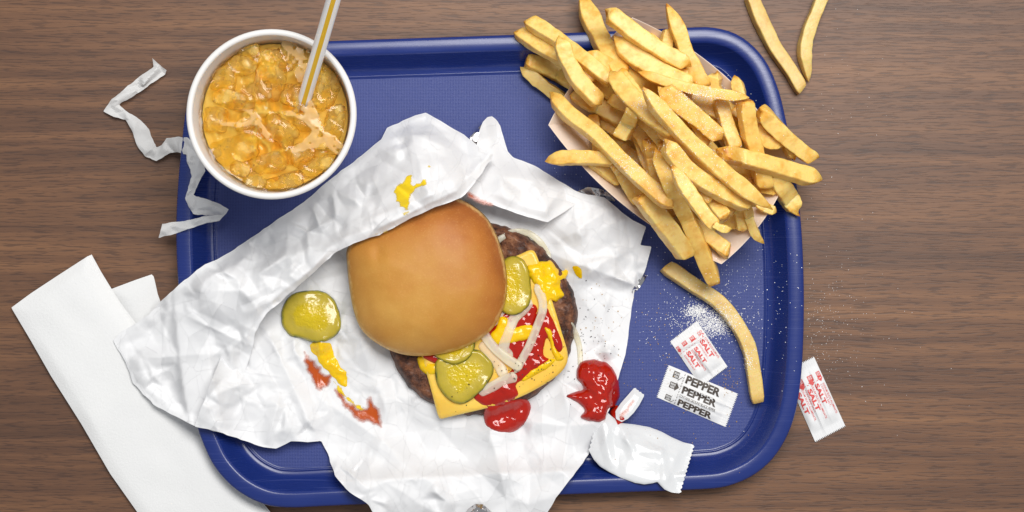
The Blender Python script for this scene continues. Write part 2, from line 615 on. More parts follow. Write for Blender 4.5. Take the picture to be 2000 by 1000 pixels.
def m_liquid():
    m, nt, b = new_mat('orange_drink', Roughness=0.0)
    v = objco(nt)
    b.inputs['Base Color'].default_value = (1, 1, 1, 1)
    b.inputs['Transmission Weight'].default_value = 1.0
    b.inputs['IOR'].default_value = 1.33
    n = noise(nt, v, 110, 2, 0.5, 1.0)
    bump(nt, b, n, 0.25, 0.003)
    va = nd(nt, 'ShaderNodeVolumeAbsorption', {'Color': (1.0, 0.715, 0.01, 1), 'Density': 92.0})
    nt.links.new(va.outputs[0], nt.nodes['Material Output'].inputs['Volume'])
    return m


def m_ice():
    m, nt, b = new_mat('wet_ice', Roughness=0.05)
    v = objco(nt)
    n = noise(nt, v, 90, 3, 0.6)
    c = ramp(nt, n, [(0.36, srgb(255, 206, 70)), (0.66, srgb(255, 234, 158))])
    nt.links.new(c, b.inputs['Base Color'])
    tr = nd(nt, 'ShaderNodeBsdfTransparent', {'Color': (1, .95, .62, 1)})
    a = ramp(nt, n, [(0.36, c4(.88, .88, .88)), (0.66, c4(.46, .46, .46))])
    mx = nd(nt, 'ShaderNodeMixShader', {0: a, 1: b.outputs[0], 2: tr.outputs[0]})
    nt.links.new(mx.outputs[0], nt.nodes['Material Output'].inputs['Surface'])
    bump(nt, b, noise(nt, v, 150, 2), 0.3, 0.003)
    return m


def m_reflection():
    m, nt, b = new_mat('painted_reflection', Roughness=0.12)  # pale see-through film, its colour stands for light reflected off the drink
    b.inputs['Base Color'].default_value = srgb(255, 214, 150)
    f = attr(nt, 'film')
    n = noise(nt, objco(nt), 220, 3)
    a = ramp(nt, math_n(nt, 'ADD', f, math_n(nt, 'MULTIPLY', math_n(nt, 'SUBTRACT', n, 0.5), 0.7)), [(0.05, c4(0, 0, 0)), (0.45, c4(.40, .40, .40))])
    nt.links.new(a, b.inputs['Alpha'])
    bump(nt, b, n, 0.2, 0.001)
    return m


def m_foil():
    m, nt, b = new_mat('aluminium_foil', Roughness=0.2, Metallic=1.0)
    b.inputs['Base Color'].default_value = (0.62, 0.60, 0.60, 1)
    bump(nt, b, noise(nt, objco(nt), 200, 2, 0.5), 0.5, 0.002)
    return m


MAT = dict(
    wood=m_wood(), tray=m_tray(False), linen=m_tray(True),
    cup=m_paper('cup_paperboard', c4(.86, .84, .81), 0.35, 300, 0.04, trans=0.08),
    liquid=m_liquid(), ice=m_ice(),
    straw=m_plain('straw_plastic', c4(.93, .92, .90), 0.25),
    stripe=m_plain('straw_yellow', srgb(232, 184, 40), 0.3),
    tissue=m_paper('thin_paper', c4(.86, .86, .85), 0.7, 500, 0.25, trans=0.25),
    napkin=m_paper('napkin_tissue', c4(.90, .90, .89), 0.9, 700, 0.6, 0.0004, trans=0.1),
    wrap=m_wrap(),
    reflection=m_reflection(), bounce_bed=m_plain('bounce_ice', c4(1.0, .84, .26), 0.4, bs=0.3, bscale=150, bdist=0.003),
    foil=m_foil(), bun=m_bun(), patty=m_patty(), pickle=m_pickle(), onion=m_onion(),
    cheese=m_plain('american_cheese', srgb(250, 204, 88), 0.30, sss=0.35, rad=(1, .6, .15), scale=0.003, bs=0.12, bscale=90, bdist=0.0008, var=(srgb(246, 194, 74), 40)),
    ketchup=m_sauce('ketchup', srgb(188, 34, 14), srgb(156, 20, 8), 0.10, 0.38, 110),
    mustard=m_sauce('mustard', srgb(246, 206, 10), srgb(236, 186, 6), 0.22, 0.6, 170, 0.25),
    smear_m=m_smear('mustard_film', srgb(238, 204, 24), 0.25, 0.55),
    smear_k=m_smear('ketchup_film', srgb(186, 78, 16), 0.08, 1.1, 0.2),
    fry=m_fry(), fry_old=m_old_fry(),
    carton=m_paper('carton_board', srgb(242, 226, 212), 0.6, 400, 0.08, trans=0.05, tint=srgb(236, 216, 200)),
    packet=m_paper('packet_paper', c4(.85, .85, .85), 0.5, 450, 0.12, trans=0.08),
    gloss=m_plain('packet_film', c4(.70, .71, .72), 0.22, bs=0.25, bscale=60, bdist=0.002),
    red=m_plain('red_print', srgb(208, 62, 60), 0.55, var=(srgb(220, 96, 92), 900)),
    black=m_plain('black_print', srgb(58, 50, 46), 0.55, var=(srgb(84, 74, 66), 700)),
    white=m_plain('white_print', c4(.8, .8, .8), 0.6),
    salt=m_plain('salt_crystals', c4(.9, .9, .9), 0.25, spec=0.6),
    pepper=m_plain('black_pepper', srgb(40, 32, 28), 0.6),
    tan=m_plain('pepper_husk', srgb(176, 140, 84), 0.6),
)

# ================================================================== table
def box_mesh(x0, y0, z0, x1, y1, z1):
    v = [(x0, y0, z0), (x1, y0, z0), (x1, y1, z0), (x0, y1, z0), (x0, y0, z1), (x1, y0, z1), (x1, y1, z1), (x0, y1, z1)]
    f = [(0, 3, 2, 1), (4, 5, 6, 7), (0, 1, 5, 4), (1, 2, 6, 5), (2, 3, 7, 6), (3, 0, 4, 7)]
    return v, f


v, f = box_mesh(-0.9, -0.6, -0.03, 0.9, 0.6, 0.0)
tb = mk('table_top', v, f, MAT['wood'], smooth=False, own_origin=False)
tag(tb, 'brown walnut laminate table top', 'table', kind='structure')

# ================================================================== tray
TRAY_PX = [(560, 82), (800, 74), (1010, 67), (1200, 60), (1340, 53), (1400, 54), (1450, 72), (1492, 112), (1518, 165),
           (1535, 230), (1551, 320), (1564, 420), (1570, 520), (1571, 620), (1567, 720), (1557, 795), (1540, 848), (1513, 893),
           (1478, 925), (1435, 946), (1380, 956), (1200, 963), (1000, 971), (800, 981), (640, 989), (560, 992), (510, 984),
           (460, 957), (420, 915), (397, 870), (382, 825), (366, 740), (354, 640), (346, 540), (343, 450), (346, 370),
           (353, 290), (362, 215), (375, 165), (396, 125), (432, 97), (490, 85)]
tray_o = catmull(TRAY_PX, 260, closed=True)
TW = PA(tray_o[:, 0], tray_o[:, 1], 20.0)[:, :2] * 1e3          # mm
tn = np.roll(TW, -1, 0) - np.roll(TW, 1, 0)
tn = np.stack([tn[:, 1], -tn[:, 0]], -1)
tn /= np.linalg.norm(tn, axis=1)[:, None]
if ((TW.mean(0) - TW[0]) * tn[0]).sum() < 0: tn = -tn            # inward
for _ in range(3):
    tn = (np.roll(tn, 1, 0) + 2 * tn + np.roll(tn, -1, 0)); tn /= np.linalg.norm(tn, axis=1)[:, None]

tray = thing('serving_tray', 'dark blue plastic serving tray with textured floor under all the food', 'tray', (0, 0, 0.0))
RIM = [(1.2, 13.5), (0.0, 13.8), (-0.1, 17.5), (0.25, 19.0), (0.9, 19.9), (2.2, 20.3), (5.5, 20.6), (8.6, 20.5), (9.8, 20.1), (10.6, 19.2)]
WALL = [(10.6, 19.2), (11.4, 17.6), (14.0, 12.0), (16.6, 7.0), (18.4, 4.6), (20.2, 3.5), (21.6, 3.2)]
BEAD = [(21.6, 3.2), (22.0, 3.55), (22.5, 3.7), (23.0, 3.55), (23.4, 3.1), (24.2, 3.0)]
FLOORD = [(24.2, 3.0)]


def tray_rings(prof, name, mat, cap=False):
    n = len(TW)
    vs = []
    for d, z in prof:
        r = TW + tn * d
        vs.append(np.concatenate([r, np.full((n, 1), z)], 1))
    vs = np.concatenate(vs) * 1e-3
    fs = []
    for k in range(len(prof) - 1):
        for i in range(n):
            j = (i + 1) % n
            fs.append((k * n + i, (k + 1) * n + i, (k + 1) * n + j, k * n + j))
    if cap:
        fs.append(tuple(range((len(prof) - 1) * n, len(prof) * n)))
    o = mk(name, vs, fs, mat, tray)
    return o


tray_rings(RIM, 'rim', MAT['tray'])
tray_rings(WALL, 'side_wall', MAT['tray'])
tray_rings(BEAD, 'floor_bead', MAT['tray'])
_c = TW.mean(0); _in = TW + tn * 24.2; _n = len(TW)
_rr = [1.0, 0.8, 0.6, 0.4, 0.2, 0.001]
_v = np.concatenate([np.concatenate([_c + (_in - _c) * k, np.full((_n, 1), 3.0)], 1) for k in _rr]) * 1e-3
mk('textured_floor', _v, [(k * _n + i, (k + 1) * _n + i, (k + 1) * _n + (i + 1) % _n, k * _n + (i + 1) % _n) for k in range(len(_rr) - 1) for i in range(_n)], MAT['linen'], tray)
# underside, standing on the table
tray_rings([(1.2, 13.5), (9.6, 13.6), (19.0, 0.3), (24.0, 0.3)], 'underside', MAT['tray'])
_pd = np.array([p[0] for p in RIM[1:] + WALL[1:] + BEAD[1:]]); _pz = np.array([p[1] for p in RIM[1:] + WALL[1:] + BEAD[1:]])


def tray_z(px, py):
    w = PA(px, py, 14.0)[..., :2] * 1e3
    sd, _, _ = poly_sd(w[..., 0], w[..., 1], TW[::2])
    z = np.interp(sd, _pd, _pz)
    return np.where(sd < -0.1, 0.0, z)


# smoothed support surface for paper laid over tray, rim and table
_bx, _by = np.arange(150, 1400, 5.0), np.arange(150, 1060, 5.0)
_GX, _GY = np.meshgrid(_bx, _by)
_base0 = tray_z(_GX, _GY)
_base0 = np.where((_GX < 520) & (_base0 == 0), 3.0, _base0)
_base0 = np.where((_GY > 900) & (_base0 < 12) & (_GX > 560), np.where(poly_sd(_GX, _GY, tray_o[::3])[0] < 4, 18.5, _base0), _base0)
for _ in range(3):
    q = np.pad(_base0, 1, mode='edge')
    _base0 = np.max([q[a_:a_ + _base0.shape[0], b_:b_ + _base0.shape[1]] for a_ in range(3) for b_ in range(3)], axis=0)
_bl = _base0.copy()
for _ in range(34):
    q = np.pad(_bl, 1, mode='edge')
    _bl = np.maximum((q[:-2, 1:-1] + q[2:, 1:-1] + q[1:-1, :-2] + q[1:-1, 2:] + q[1:-1, 1:-1] * 2) / 6, _base0 + 0.4)


def samp(R, x, y):
    u = np.clip((np.asarray(x, float) - 150) / 5, 0, R.shape[1] - 1.001); v_ = np.clip((np.asarray(y, float) - 150) / 5, 0, R.shape[0] - 1.001)
    i = u.astype(int); j = v_.astype(int); fu = u - i; fv = v_ - j
    return (R[j, i] * (1 - fu) + R[j, i + 1] * fu) * (1 - fv) + (R[j + 1, i] * (1 - fu) + R[j + 1, i + 1] * fu) * fv


support = lambda x, y: samp(_bl, x, y)
hard = lambda x, y: samp(_base0, x, y)

# ================================================================== napkins
def napkin(outline, label, n_ply, z0, seed, shift, amp=1.5):
    c = np.mean(outline, 0)
    t = thing('paper_napkin', label, 'napkin', P(c[0], c[1], z0), 'folded white napkins under the wrapper')
    for k in range(n_ply):
        o = [(x + shift[0] * (n_ply - 1 - k), y + shift[1] * (n_ply - 1 - k)) for x, y in outline]
        X, Y, D, F = sheet_grid(o, 5)
        puff = 2.2 * (1 - np.exp(-D / 22.0)) * (0.4 + k * 0.3)
        z = z0 + k * 0.9 + 0.15 + puff + amp * (fbm(X / 90, Y / 90, seed, 2) + 0.6) * np.minimum(D / 20, 1) * (0.4 + k * 0.3)
        mk('ply', PA(X, Y, z), F, MAT['napkin'], t)
    return t


napkin([(214, 566), (262, 548), (297, 536), (301, 552), (306, 575), (330, 640), (352, 720), (300, 700), (262, 650)],
       'small corner of folded white napkin between larger napkin and crumpled wrapper', 2, 0.1, 3, (2, -1))
napkin([(22, 601), (60, 573), (110, 540), (172, 500), (190, 533), (225, 590), (262, 640), (330, 752), (398, 852), (440, 905),
        (478, 950), (522, 1004), (540, 1030), (285, 1030), (268, 1000), (215, 925), (160, 830), (100, 735), (60, 665)],
       'large folded white paper napkin tucked under lower corner of tray', 3, 2.4, 5, (3.5, -1.5))

# ================================================================== drinking cup
CZ = 115.0
CR = P(530, 223, CZ)
CX, CY = CR.x * 1e3, CR.y * 1e3


def lathe(profile, cx, cy, n=96):
    a = np.linspace(0, 2 * np.pi, n, endpoint=False)
    vs = []
    for r, z in profile:
        vs.append(np.stack([cx + r * np.cos(a), cy + r * np.sin(a), np.full(n, z)], -1))
    vs = np.concatenate(vs) * 1e-3
    fs = []
    for k in range(len(profile) - 1):
        for i in range(n):
            j = (i + 1) % n
            fs.append((k * n + i, k * n + j, (k + 1) * n + j, (k + 1) * n + i))
    return vs, fs


cup = thing('paper_cup', 'white paper cup of orange drink standing on the tray', 'cup', (CX * 1e-3, CY * 1e-3, 0.003))
r_at = lambda z: 35.5 + (48.2 - 35.5) * (z - 4) / (CZ - 4)
wall_p = [(r_at(4) - 1.2, 7), (r_at(4) - 1.0, 3.4), (r_at(4), 3.3)] + [(r_at(z), z) for z in np.linspace(6, CZ - 1, 12)] + \
         [(r_at(CZ) - 0.5, CZ - 1)] + [(r_at(z) - 0.6, z) for z in np.linspace(CZ - 3, 10, 12)]
vs, fs = lathe(wall_p, CX, CY); mk('cup_wall', vs, fs, MAT['cup'], cup)
a = np.linspace(0, 2 * np.pi, 17)
vs, fs = lathe([(49.0 + 1.95 * math.cos(t), CZ - 0.6 + 1.95 * math.sin(t)) for t in a], CX, CY)
mk('rolled_rim', vs, fs, MAT['cup'], cup)
vs, fs = lathe([(0.02, 9.5), (20, 9.5), (r_at(10) - 0.7, 9.6)], CX, CY); mk('cup_base', vs, fs, MAT['cup'], cup)

# ice: (px, py, half length, half width, angle deg, height of centre above the liquid, label)
LZ = 101.0
ICE = [
    (486, 97, 21, 14, 15, -1.0, 'pale ice lump against the top inner wall of the cup'),
    (470, 122, 29, 22, 10, -3.0, 'rounded ice lump at upper side of drink below the pale top lump'),
    (533, 144, 25, 38, 12, -2.0, 'large smooth ice lump near top middle of the drink'),
    (500, 172, 24, 22, -10, -4.0, 'round ice lump under the large smooth top lump'),
    (455, 190, 32, 17, 12, -1.5, 'rough whitish ice lump halfway down near cup side opposite straw'),
    (436, 152, 22, 24, 0, -5.5, 'sunken ice lump by cup wall above the rough whitish lump'),
    (570, 180, 17, 22, 10, -3.5, 'upright ice lump just beside the straw on its inner side'),
    (458, 287, 50, 27, -12, -2.2, 'big pale half moon ice slab low in the cup opposite the straw'),
    (470, 329, 17, 13, 12, -0.5, 'small white ice cube below the half moon slab'),
    (501, 354, 20, 19, 30, -3.0, 'roundish ice lump at the bottom wall next to small white cube'),
    (548, 252, 32, 24, 35, -4.5, 'ice lump in the very middle of the drink'),
    (625, 318, 34, 19, -8, -1.6, 'oval ice lump with bright streak near lower wall beneath straw'),
    (655, 245, 17, 44, 16, -3.5, 'long upright ice lump along the cup wall below the straw'),
    (643, 165, 20, 40, 24, -2.5, 'long tilted ice lump between straw and cup wall'),
    (484, 236, 21, 14, -20, -2.0, 'small ice lump above the half moon slab'),
    (528, 312, 36, 20, -12, -3.5, 'wide ice lump low in the middle of the cup'),
    (556, 357, 32, 14, -14, -2.5, 'flat ice lump lying along the bottom wall of the cup'),
    (424, 232, 20, 22, 0, -4.0, 'dim ice lump at the cup wall above half moon slab'),
    (626, 282, 13, 9, 0, 0.0, 'tiny ice bead above the oval streaked lump'),
    (596, 300, 20, 24, 20, -5.5, 'sunken ice lump beside the tiny bead'),
    (600, 232, 20, 20, 0, -6.0, 'sunken ice lump directly under the tip of the straw'),
    (560, 115, 22, 16, 30, -6.0, 'sunken ice lump under the pale painted reflection at top of drink'),
]


def ice_mesh(px, py, hl, hw, ang, dz, seed):
    k = S * 1e3 * (1 - LZ / 1150)
    hl, hw = hl * k * 1.25, hw * k * 1.25
    hz = min(hl, hw) * 0.8
    nu, nv = 28, 16
    g = np.random.default_rng(seed)
    u = np.linspace(0, 2 * np.pi, nu, endpoint=False); vv = np.linspace(-np.pi / 2, np.pi / 2, nv)
    U, V = np.meshgrid(u, vv)
    pw = lambda t, e: np.sign(t) * np.abs(t) ** e
    e1, e2 = g.uniform(0.4, 0.7), g.uniform(0.4, 0.75)
    x = pw(np.cos(V), e1) * pw(np.cos(U), e2); y = pw(np.cos(V), e1) * pw(np.sin(U), e2); z = pw(np.sin(V), e1)
    n = 1 + 0.24 * fbm(x * 1.3 + y * .7 + seed, z * 1.3 + y, seed, 2)
    fl = g.uniform(0.45, 1.0)                                # some lumps are flat on one side, like half moons
    y = np.where(y > 0, y * fl, y)
    x = np.where(x > 0, x * g.uniform(0.7, 1.0), x)
    x, y, z = x * hl * n, y * hw * n, z * hz * n
    a = math.radians(-ang)
    c = P(px, py, LZ + dz)
    X = c.x * 1e3 + x * math.cos(a) - y * math.sin(a); Y = c.y * 1e3 + x * math.sin(a) + y * math.cos(a)
    Z = LZ + 0.9 + dz * 0.45 + (z - hz) * 0.7 + g.uniform(-.22, .22) * x + g.uniform(-.22, .22) * y
    # keep inside the cup wall
    rr = np.hypot(X - CX, Y - CY); lim = r_at(Z) - 1.4
    q = np.where(rr > lim, lim / np.maximum(rr, 1e-6), 1)
    X = CX + (X - CX) * q; Y = CY + (Y - CY) * q
    vs = np.stack([X, Y, Z], -1).reshape(-1, 3) * 1e-3
    fs = []
    for i in range(nv - 1):
        for j in range(nu):
            k2 = (j + 1) % nu
            fs.append((i * nu + j, i * nu + k2, (i + 1) * nu + k2, (i + 1) * nu + j))
    return vs, fs


for i, (px, py, hl, hw, ang, dz, lab) in enumerate(ICE):
    vs, fs = ice_mesh(px, py, hl, hw, ang, dz, 40 + i)
    tag(mk('ice_lump', vs, fs, MAT['ice']), lab, 'ice', 'ice lumps floating in the orange drink')

# packed ice added below the floating lumps to bounce light up through the drink
aa = np.linspace(0, 2 * np.pi, 96, endpoint=False); vs = []
for k in range(40):
    r = max((r_at(LZ - 12) - 0.75) * k / 39, 0.02); x = CX + r * np.cos(aa); y = CY + r * np.sin(aa)
    c1 = np.abs(fbm(x / 8, y / 8, 171, 2)); vs.append(np.stack([x, y, LZ - 5.0 - 7 * c1 * (1 - (k / 39) ** 6)], -1))
vs.append(np.stack([CX + (r_at(12) - 1.5) * np.cos(aa), CY + (r_at(12) - 1.5) * np.sin(aa), np.full(96, 12.0)], -1))
fs = [(k * 96 + i, (k + 1) * 96 + i, (k + 1) * 96 + (i + 1) % 96, k * 96 + (i + 1) % 96) for k in range(40) for i in range(96)]
tag(mk('bounce_ice', np.concatenate(vs) * 1e-3, fs, MAT['bounce_bed']), 'added packed ice bouncing light up under the floating lumps', 'ice', kind='stuff')

# the drink: top surface rising to the wall and round the ice, closed body below
nr, na = 90, 220
vs = []
for k in range(nr):
    r = (r_at(LZ) - 0.3) * (k / (nr - 1))
    aa = np.linspace(0, 2 * np.pi, na, endpoint=False)
    x = CX + max(r, 0.01) * np.cos(aa); y = CY + max(r, 0.01) * np.sin(aa)
    ppx = x / (S * 1e3 * (1 - LZ / 1150)) + 1000; ppy = 500 - y / (S * 1e3 * (1 - LZ / 1150))
    z = LZ + 0.7 * fbm(x / 8, y / 8, 11, 2) + 0.9 * np.exp(-((r_at(LZ) - 0.6 - r) / 1.2))
    for (ix, iy, hl, hw, ang, dz, _) in ICE:
        if True:
            a2 = math.radians(ang)
            ux = (ppx - ix) * math.cos(a2) + (ppy - iy) * math.sin(a2); uy = -(ppx - ix) * math.sin(a2) + (ppy - iy) * math.cos(a2)
            d = np.sqrt((ux / hl) ** 2 + (uy / hw) ** 2)
            z = z + (0.5 if dz > -3.2 else 0.0) * np.exp(-((d - 1.0) / 0.12) ** 2)
    z = np.maximum(z, LZ - 4.2)
    vs.append(np.stack([x, y, z], -1))
for z in np.linspace(LZ - 8, 11, 8):
    aa = np.linspace(0, 2 * np.pi, na, endpoint=False); r = r_at(z) - 0.3
    vs.append(np.stack([CX + r * np.cos(aa), CY + r * np.sin(aa), np.full(na, z)], -1))
nrr = len(vs)
vs = np.concatenate(vs) * 1e-3
fs = []
for k in range(nrr - 1):
    for i in range(na):
        j = (i + 1) % na
        fs.append((k * na + i, (k + 1) * na + i, (k + 1) * na + j, k * na + j))
fs.append(tuple((nrr - 1) * na + i for i in range(na)))
fs.append(tuple(reversed(range(na))))
tag(mk('orange_drink', vs, fs, MAT['liquid']), 'fizzy orange drink filling the white paper cup', 'drink')

# pale film patches that paint surface reflections between the ice
for poly, lab, sd0 in (([(548, 84), (566, 80), (588, 92), (606, 98), (604, 128), (594, 156), (580, 160), (572, 138), (556, 120), (560, 104)], 'pale lacy painted reflection at the top of the drink beside straw', 181),
                  ([(592, 190), (606, 192), (622, 222), (628, 250), (650, 262), (680, 292), (668, 308), (640, 290), (612, 292), (576, 300), (566, 294), (590, 276), (606, 256), (582, 232), (556, 226), (546, 218), (570, 214), (590, 206)], 'forked pale painted reflection under the straw tip', 183),
                  ([(470, 214), (490, 212), (508, 226), (516, 246), (530, 262), (536, 278), (522, 276), (506, 254), (490, 246), (466, 250), (436, 246), (430, 238), (456, 238), (482, 236), (488, 224)], 'thin curling painted reflection in the middle of the drink', 185)):
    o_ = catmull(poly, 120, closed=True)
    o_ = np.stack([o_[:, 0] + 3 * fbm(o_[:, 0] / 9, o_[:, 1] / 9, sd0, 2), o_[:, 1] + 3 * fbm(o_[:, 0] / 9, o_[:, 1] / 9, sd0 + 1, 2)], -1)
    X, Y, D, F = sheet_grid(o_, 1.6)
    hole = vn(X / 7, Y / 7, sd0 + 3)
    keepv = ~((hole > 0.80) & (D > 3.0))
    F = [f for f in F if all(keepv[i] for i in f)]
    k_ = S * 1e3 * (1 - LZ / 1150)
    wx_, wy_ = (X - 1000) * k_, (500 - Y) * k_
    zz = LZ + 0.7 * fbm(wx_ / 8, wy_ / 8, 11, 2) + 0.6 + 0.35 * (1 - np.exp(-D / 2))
    tag(mk('reflection_patch', PA(X, Y, zz), F, MAT['reflection'], attrs={'film': np.clip(D / 5, 0, 1)}), lab, 'reflection', 'painted reflections on the orange drink')

# straw
s0, s1 = P(597, 186, LZ), P(651, 0, 166)
sd_ = (s1 - s0).normalized()
sa, sb = s0 - sd_ * 0.030, s0 + sd_ * 0.135
straw = thing('drinking_straw', 'white plastic drinking straw with yellow stripes leaning out of the cup', 'straw', sa)
e1 = sd_.cross(Vector((0, 0, 1))).normalized(); e2 = e1.cross(sd_).normalized()


def tube_strip(r, a0, a1, n, inner=None):
    vs = []; fs = []
    L = 24
    closed = abs(a1 - a0 - 2 * math.pi) < 1e-6
    for k in range(L + 1):
        c = sa.lerp(sb, k / L)
        for i in range(n):
            t = a0 + (a1 - a0) * i / (n if closed else n - 1)
            vs.append(c + (e1 * math.cos(t) + e2 * math.sin(t)) * r)
    m = n if closed else n - 1
    for k in range(L):
        for i in range(m):
            j = (i + 1) % n
            fs.append((k * n + i, k * n + j, (k + 1) * n + j, (k + 1) * n + i))
    return vs, fs


vs, fs = tube_strip(0.00415, 0, 2 * math.pi, 40); tube = mk('tube', vs, fs, MAT['straw'], straw)
vs, fs = tube_strip(0.00390, 0, 2 * math.pi, 40); mk('tube_lining', vs, [tuple(reversed(f)) for f in fs], MAT['straw'], straw)
for t in (76, 196, 316):
    vs, fs = tube_strip(0.00420, math.radians(t - 18), math.radians(t + 18), 6); mk('stripe', vs, fs, MAT['stripe'], tube)

# ================================================================== straw wrapper
RIB = [  # left edge px, right edge px, z
    ((297, 114), (326, 138), 5), ((301, 130), (322, 146), 4), ((272, 150), (296, 163), 6), ((240, 176), (258, 190), 5), ((218, 194), (240, 199), 5),
    ((202, 217), (233, 205), 4), ((222, 229), (246, 217), 6), ((246, 234), (272, 233), 4), ((259, 258), (291, 252), 5), ((268, 285), (298, 272), 4),
    ((284, 306), (306, 288), 4), ((306, 315), (316, 284), 6), ((333, 298), (325, 270), 9), ((347, 297), (345, 267), 14), ((364, 302), (366, 268), 23),
    ((366, 318), (386, 290), 24), ((373, 332), (398, 314), 24), ((374, 346), (401, 334), 24), ((368, 366), (390, 352), 23), ((362, 388), (378, 380), 22),
    ((368, 404), (382, 384), 22), ((378, 418), (402, 388), 23), ((402, 421), (430, 399), 20), ((420, 420), (447, 409), 18), ((428, 432), (441, 418), 19),
    ((402, 436), (402, 422), 22), ((366, 448), (362, 431), 24), ((336, 458), (334, 434), 21), ((310, 464), (317, 437), 19)]
L_ = catmull([(a[0], a[1], z) for a, b, z in RIB], 190); R_ = catmull([(b[0], b[1], z) for a, b, z in RIB], 190)
# resample both edges at the same knots instead of by length
def knots(P3, n):
    P3 = np.asarray(P3, float); m = len(P3); t = np.linspace(0, m - 1, n); out = []
    for k in range(P3.shape[1]): out.append(np.interp(t, np.arange(m), P3[:, k]))
    return np.stack(out, -1)
NR = 240
Lk = knots([(a[0], a[1], z) for a, b, z in RIB], NR); Rk = knots([(b[0], b[1], z) for a, b, z in RIB], NR)
nw = 11
wf = facets(21, 15, (190, 100, 460, 480))
for lay, nm in ((0, 'straw_wrapper'),):
    w = np.linspace(0, 1, nw)
    X = Lk[:, None, 0] * (1 - w) + Rk[:, None, 0] * w; Y = Lk[:, None, 1] * (1 - w) + Rk[:, None, 1] * w
    Z = Lk[:, None, 2] * (1 - w) + Rk[:, None, 2] * w
    arch = 1 - (2 * w - 1) ** 2
    Z = Z + 1.0 * arch + 3.2 * (wf(X, Y)) * (0.5 + 0.5 * arch)
    X = X + 1.2 * fbm(X / 9, Y / 9, 31, 2); Y = Y + 1.2 * fbm(X / 9, Y / 9, 33, 2)
    low = np.where(X < 336, 1.0, np.maximum(tray_z(X, Y) + 0.6, 1.0))
    Z = np.maximum(Z, low)
    vs = PA(X, Y, Z).reshape(-1, 3)
    fs = [(i * nw + j, i * nw + j + 1, (i + 1) * nw + j + 1, (i + 1) * nw + j) for i in range(NR - 1) for j in range(nw - 1)]
    o = mk('straw_wrapper', vs, fs, MAT['tissue'], smooth=True, sharp=17)
    tag(o, 'crumpled white paper straw wrapper zigzagging from table over tray edge', 'straw wrapper')

# ================================================================== burger wrapper
BOX = (150, 150, 1400, 1060)
f6 = facets(37, 15, BOX)
f1, f2, f3, f4, f5 = facets(5, 120, BOX), facets(9, 58, BOX), facets(14, 27, BOX), facets(23, 190, BOX), facets(29, 76, BOX)


def crum(x, y, a=1.0):
    wx = x + 4 * fbm(x / 60, y / 60, 2, 2); wy = y + 4 * fbm(x / 60, y / 60, 4, 2)
    m3 = np.clip(0.18 + 2.2 * fbm(x / 75, y / 75, 79, 2), 0.06, 1.25)
    m = np.clip(0.62 + 0.9 * fbm(x / 130, y / 130, 71, 2), 0.25, 1.2)
    cr = 0.75 * np.exp(-(f5(wx, wy) / 0.07) ** 2) * np.clip(1.2 * fbm(x / 70, y / 70, 73, 2) + 0.5, 0, 1)
    cr = cr - 0.6 * np.exp(-(f1(wx + 40, wy) / 0.05) ** 2) * np.clip(1.2 * fbm(x / 70, y / 70, 75, 2) + 0.4, 0, 1)
    return a * (3.2 * f4(wx, wy) + 8.5 * f1(wx, wy) + 7.5 * m * f2(wx, wy) + 5.0 * m3 * f3(wx, wy) + 0.8 * m3 * f6(wx, wy) + 1.1 * cr)


def smax(z, low, k=2.5):
    return low + k * np.logaddexp(0, (z - low) / k)


def ridge(x, y, x0, y0, x1, y1, w, h):
    dx, dy = x1 - x0, y1 - y0
    l = math.hypot(dx, dy)
    t = ((x - x0) * dx + (y - y0) * dy) / (l * l)
    d = np.abs((x - x0) * dy - (y - y0) * dx) / l
    return h * np.maximum(0, 1 - d / w) * np.clip(1 - np.abs(2 * t - 1) ** 3, 0, 1) * ((t > 0) & (t < 1))


def rough_outline(pts, n, amp, seed, scale=14):
    o = []
    m = len(pts)
    for i in range(m):                       # straight runs between given points, small jitter
        a_, b_ = np.array(pts[i], float), np.array(pts[(i + 1) % m], float)
        k = max(1, int(np.linalg.norm(b_ - a_) / 9))
        for t in range(k):
            o.append(a_ + (b_ - a_) * t / k)
    o = np.array(o)
    return np.stack([o[:, 0] + amp * fbm(o[:, 0] / scale, o[:, 1] / scale, seed, 2), o[:, 1] + amp * fbm(o[:, 0] / scale, o[:, 1] / scale, seed + 1, 2)], -1)


wrapper = thing('burger_wrapper', 'crumpled white foil-backed paper wrapper opened out under the burger', 'wrapper', P(800, 700, 3))
LOW = [(400, 780), (380, 832), (435, 846), (480, 862), (515, 873), (540, 876), (568, 862), (600, 864), (628, 861), (640, 885), (655, 930), (676, 956), (720, 986),
       (735, 1014), (1062, 1016), (1085, 972), (1112, 938), (1150, 888), (1190, 800), (1222, 692), (1231, 620), (1240, 566),
       (1258, 532), (1266, 508), (1273, 482), (1250, 478), (1256, 462), (1263, 443), (1235, 430), (1205, 405), (1180, 386), (1140, 378), (1090, 360),
       (1000, 330), (960, 320), (900, 330), (800, 330), (700, 400), (600, 480), (520, 540), (470, 620), (430, 700)]
PATTY = (937, 622, 190)


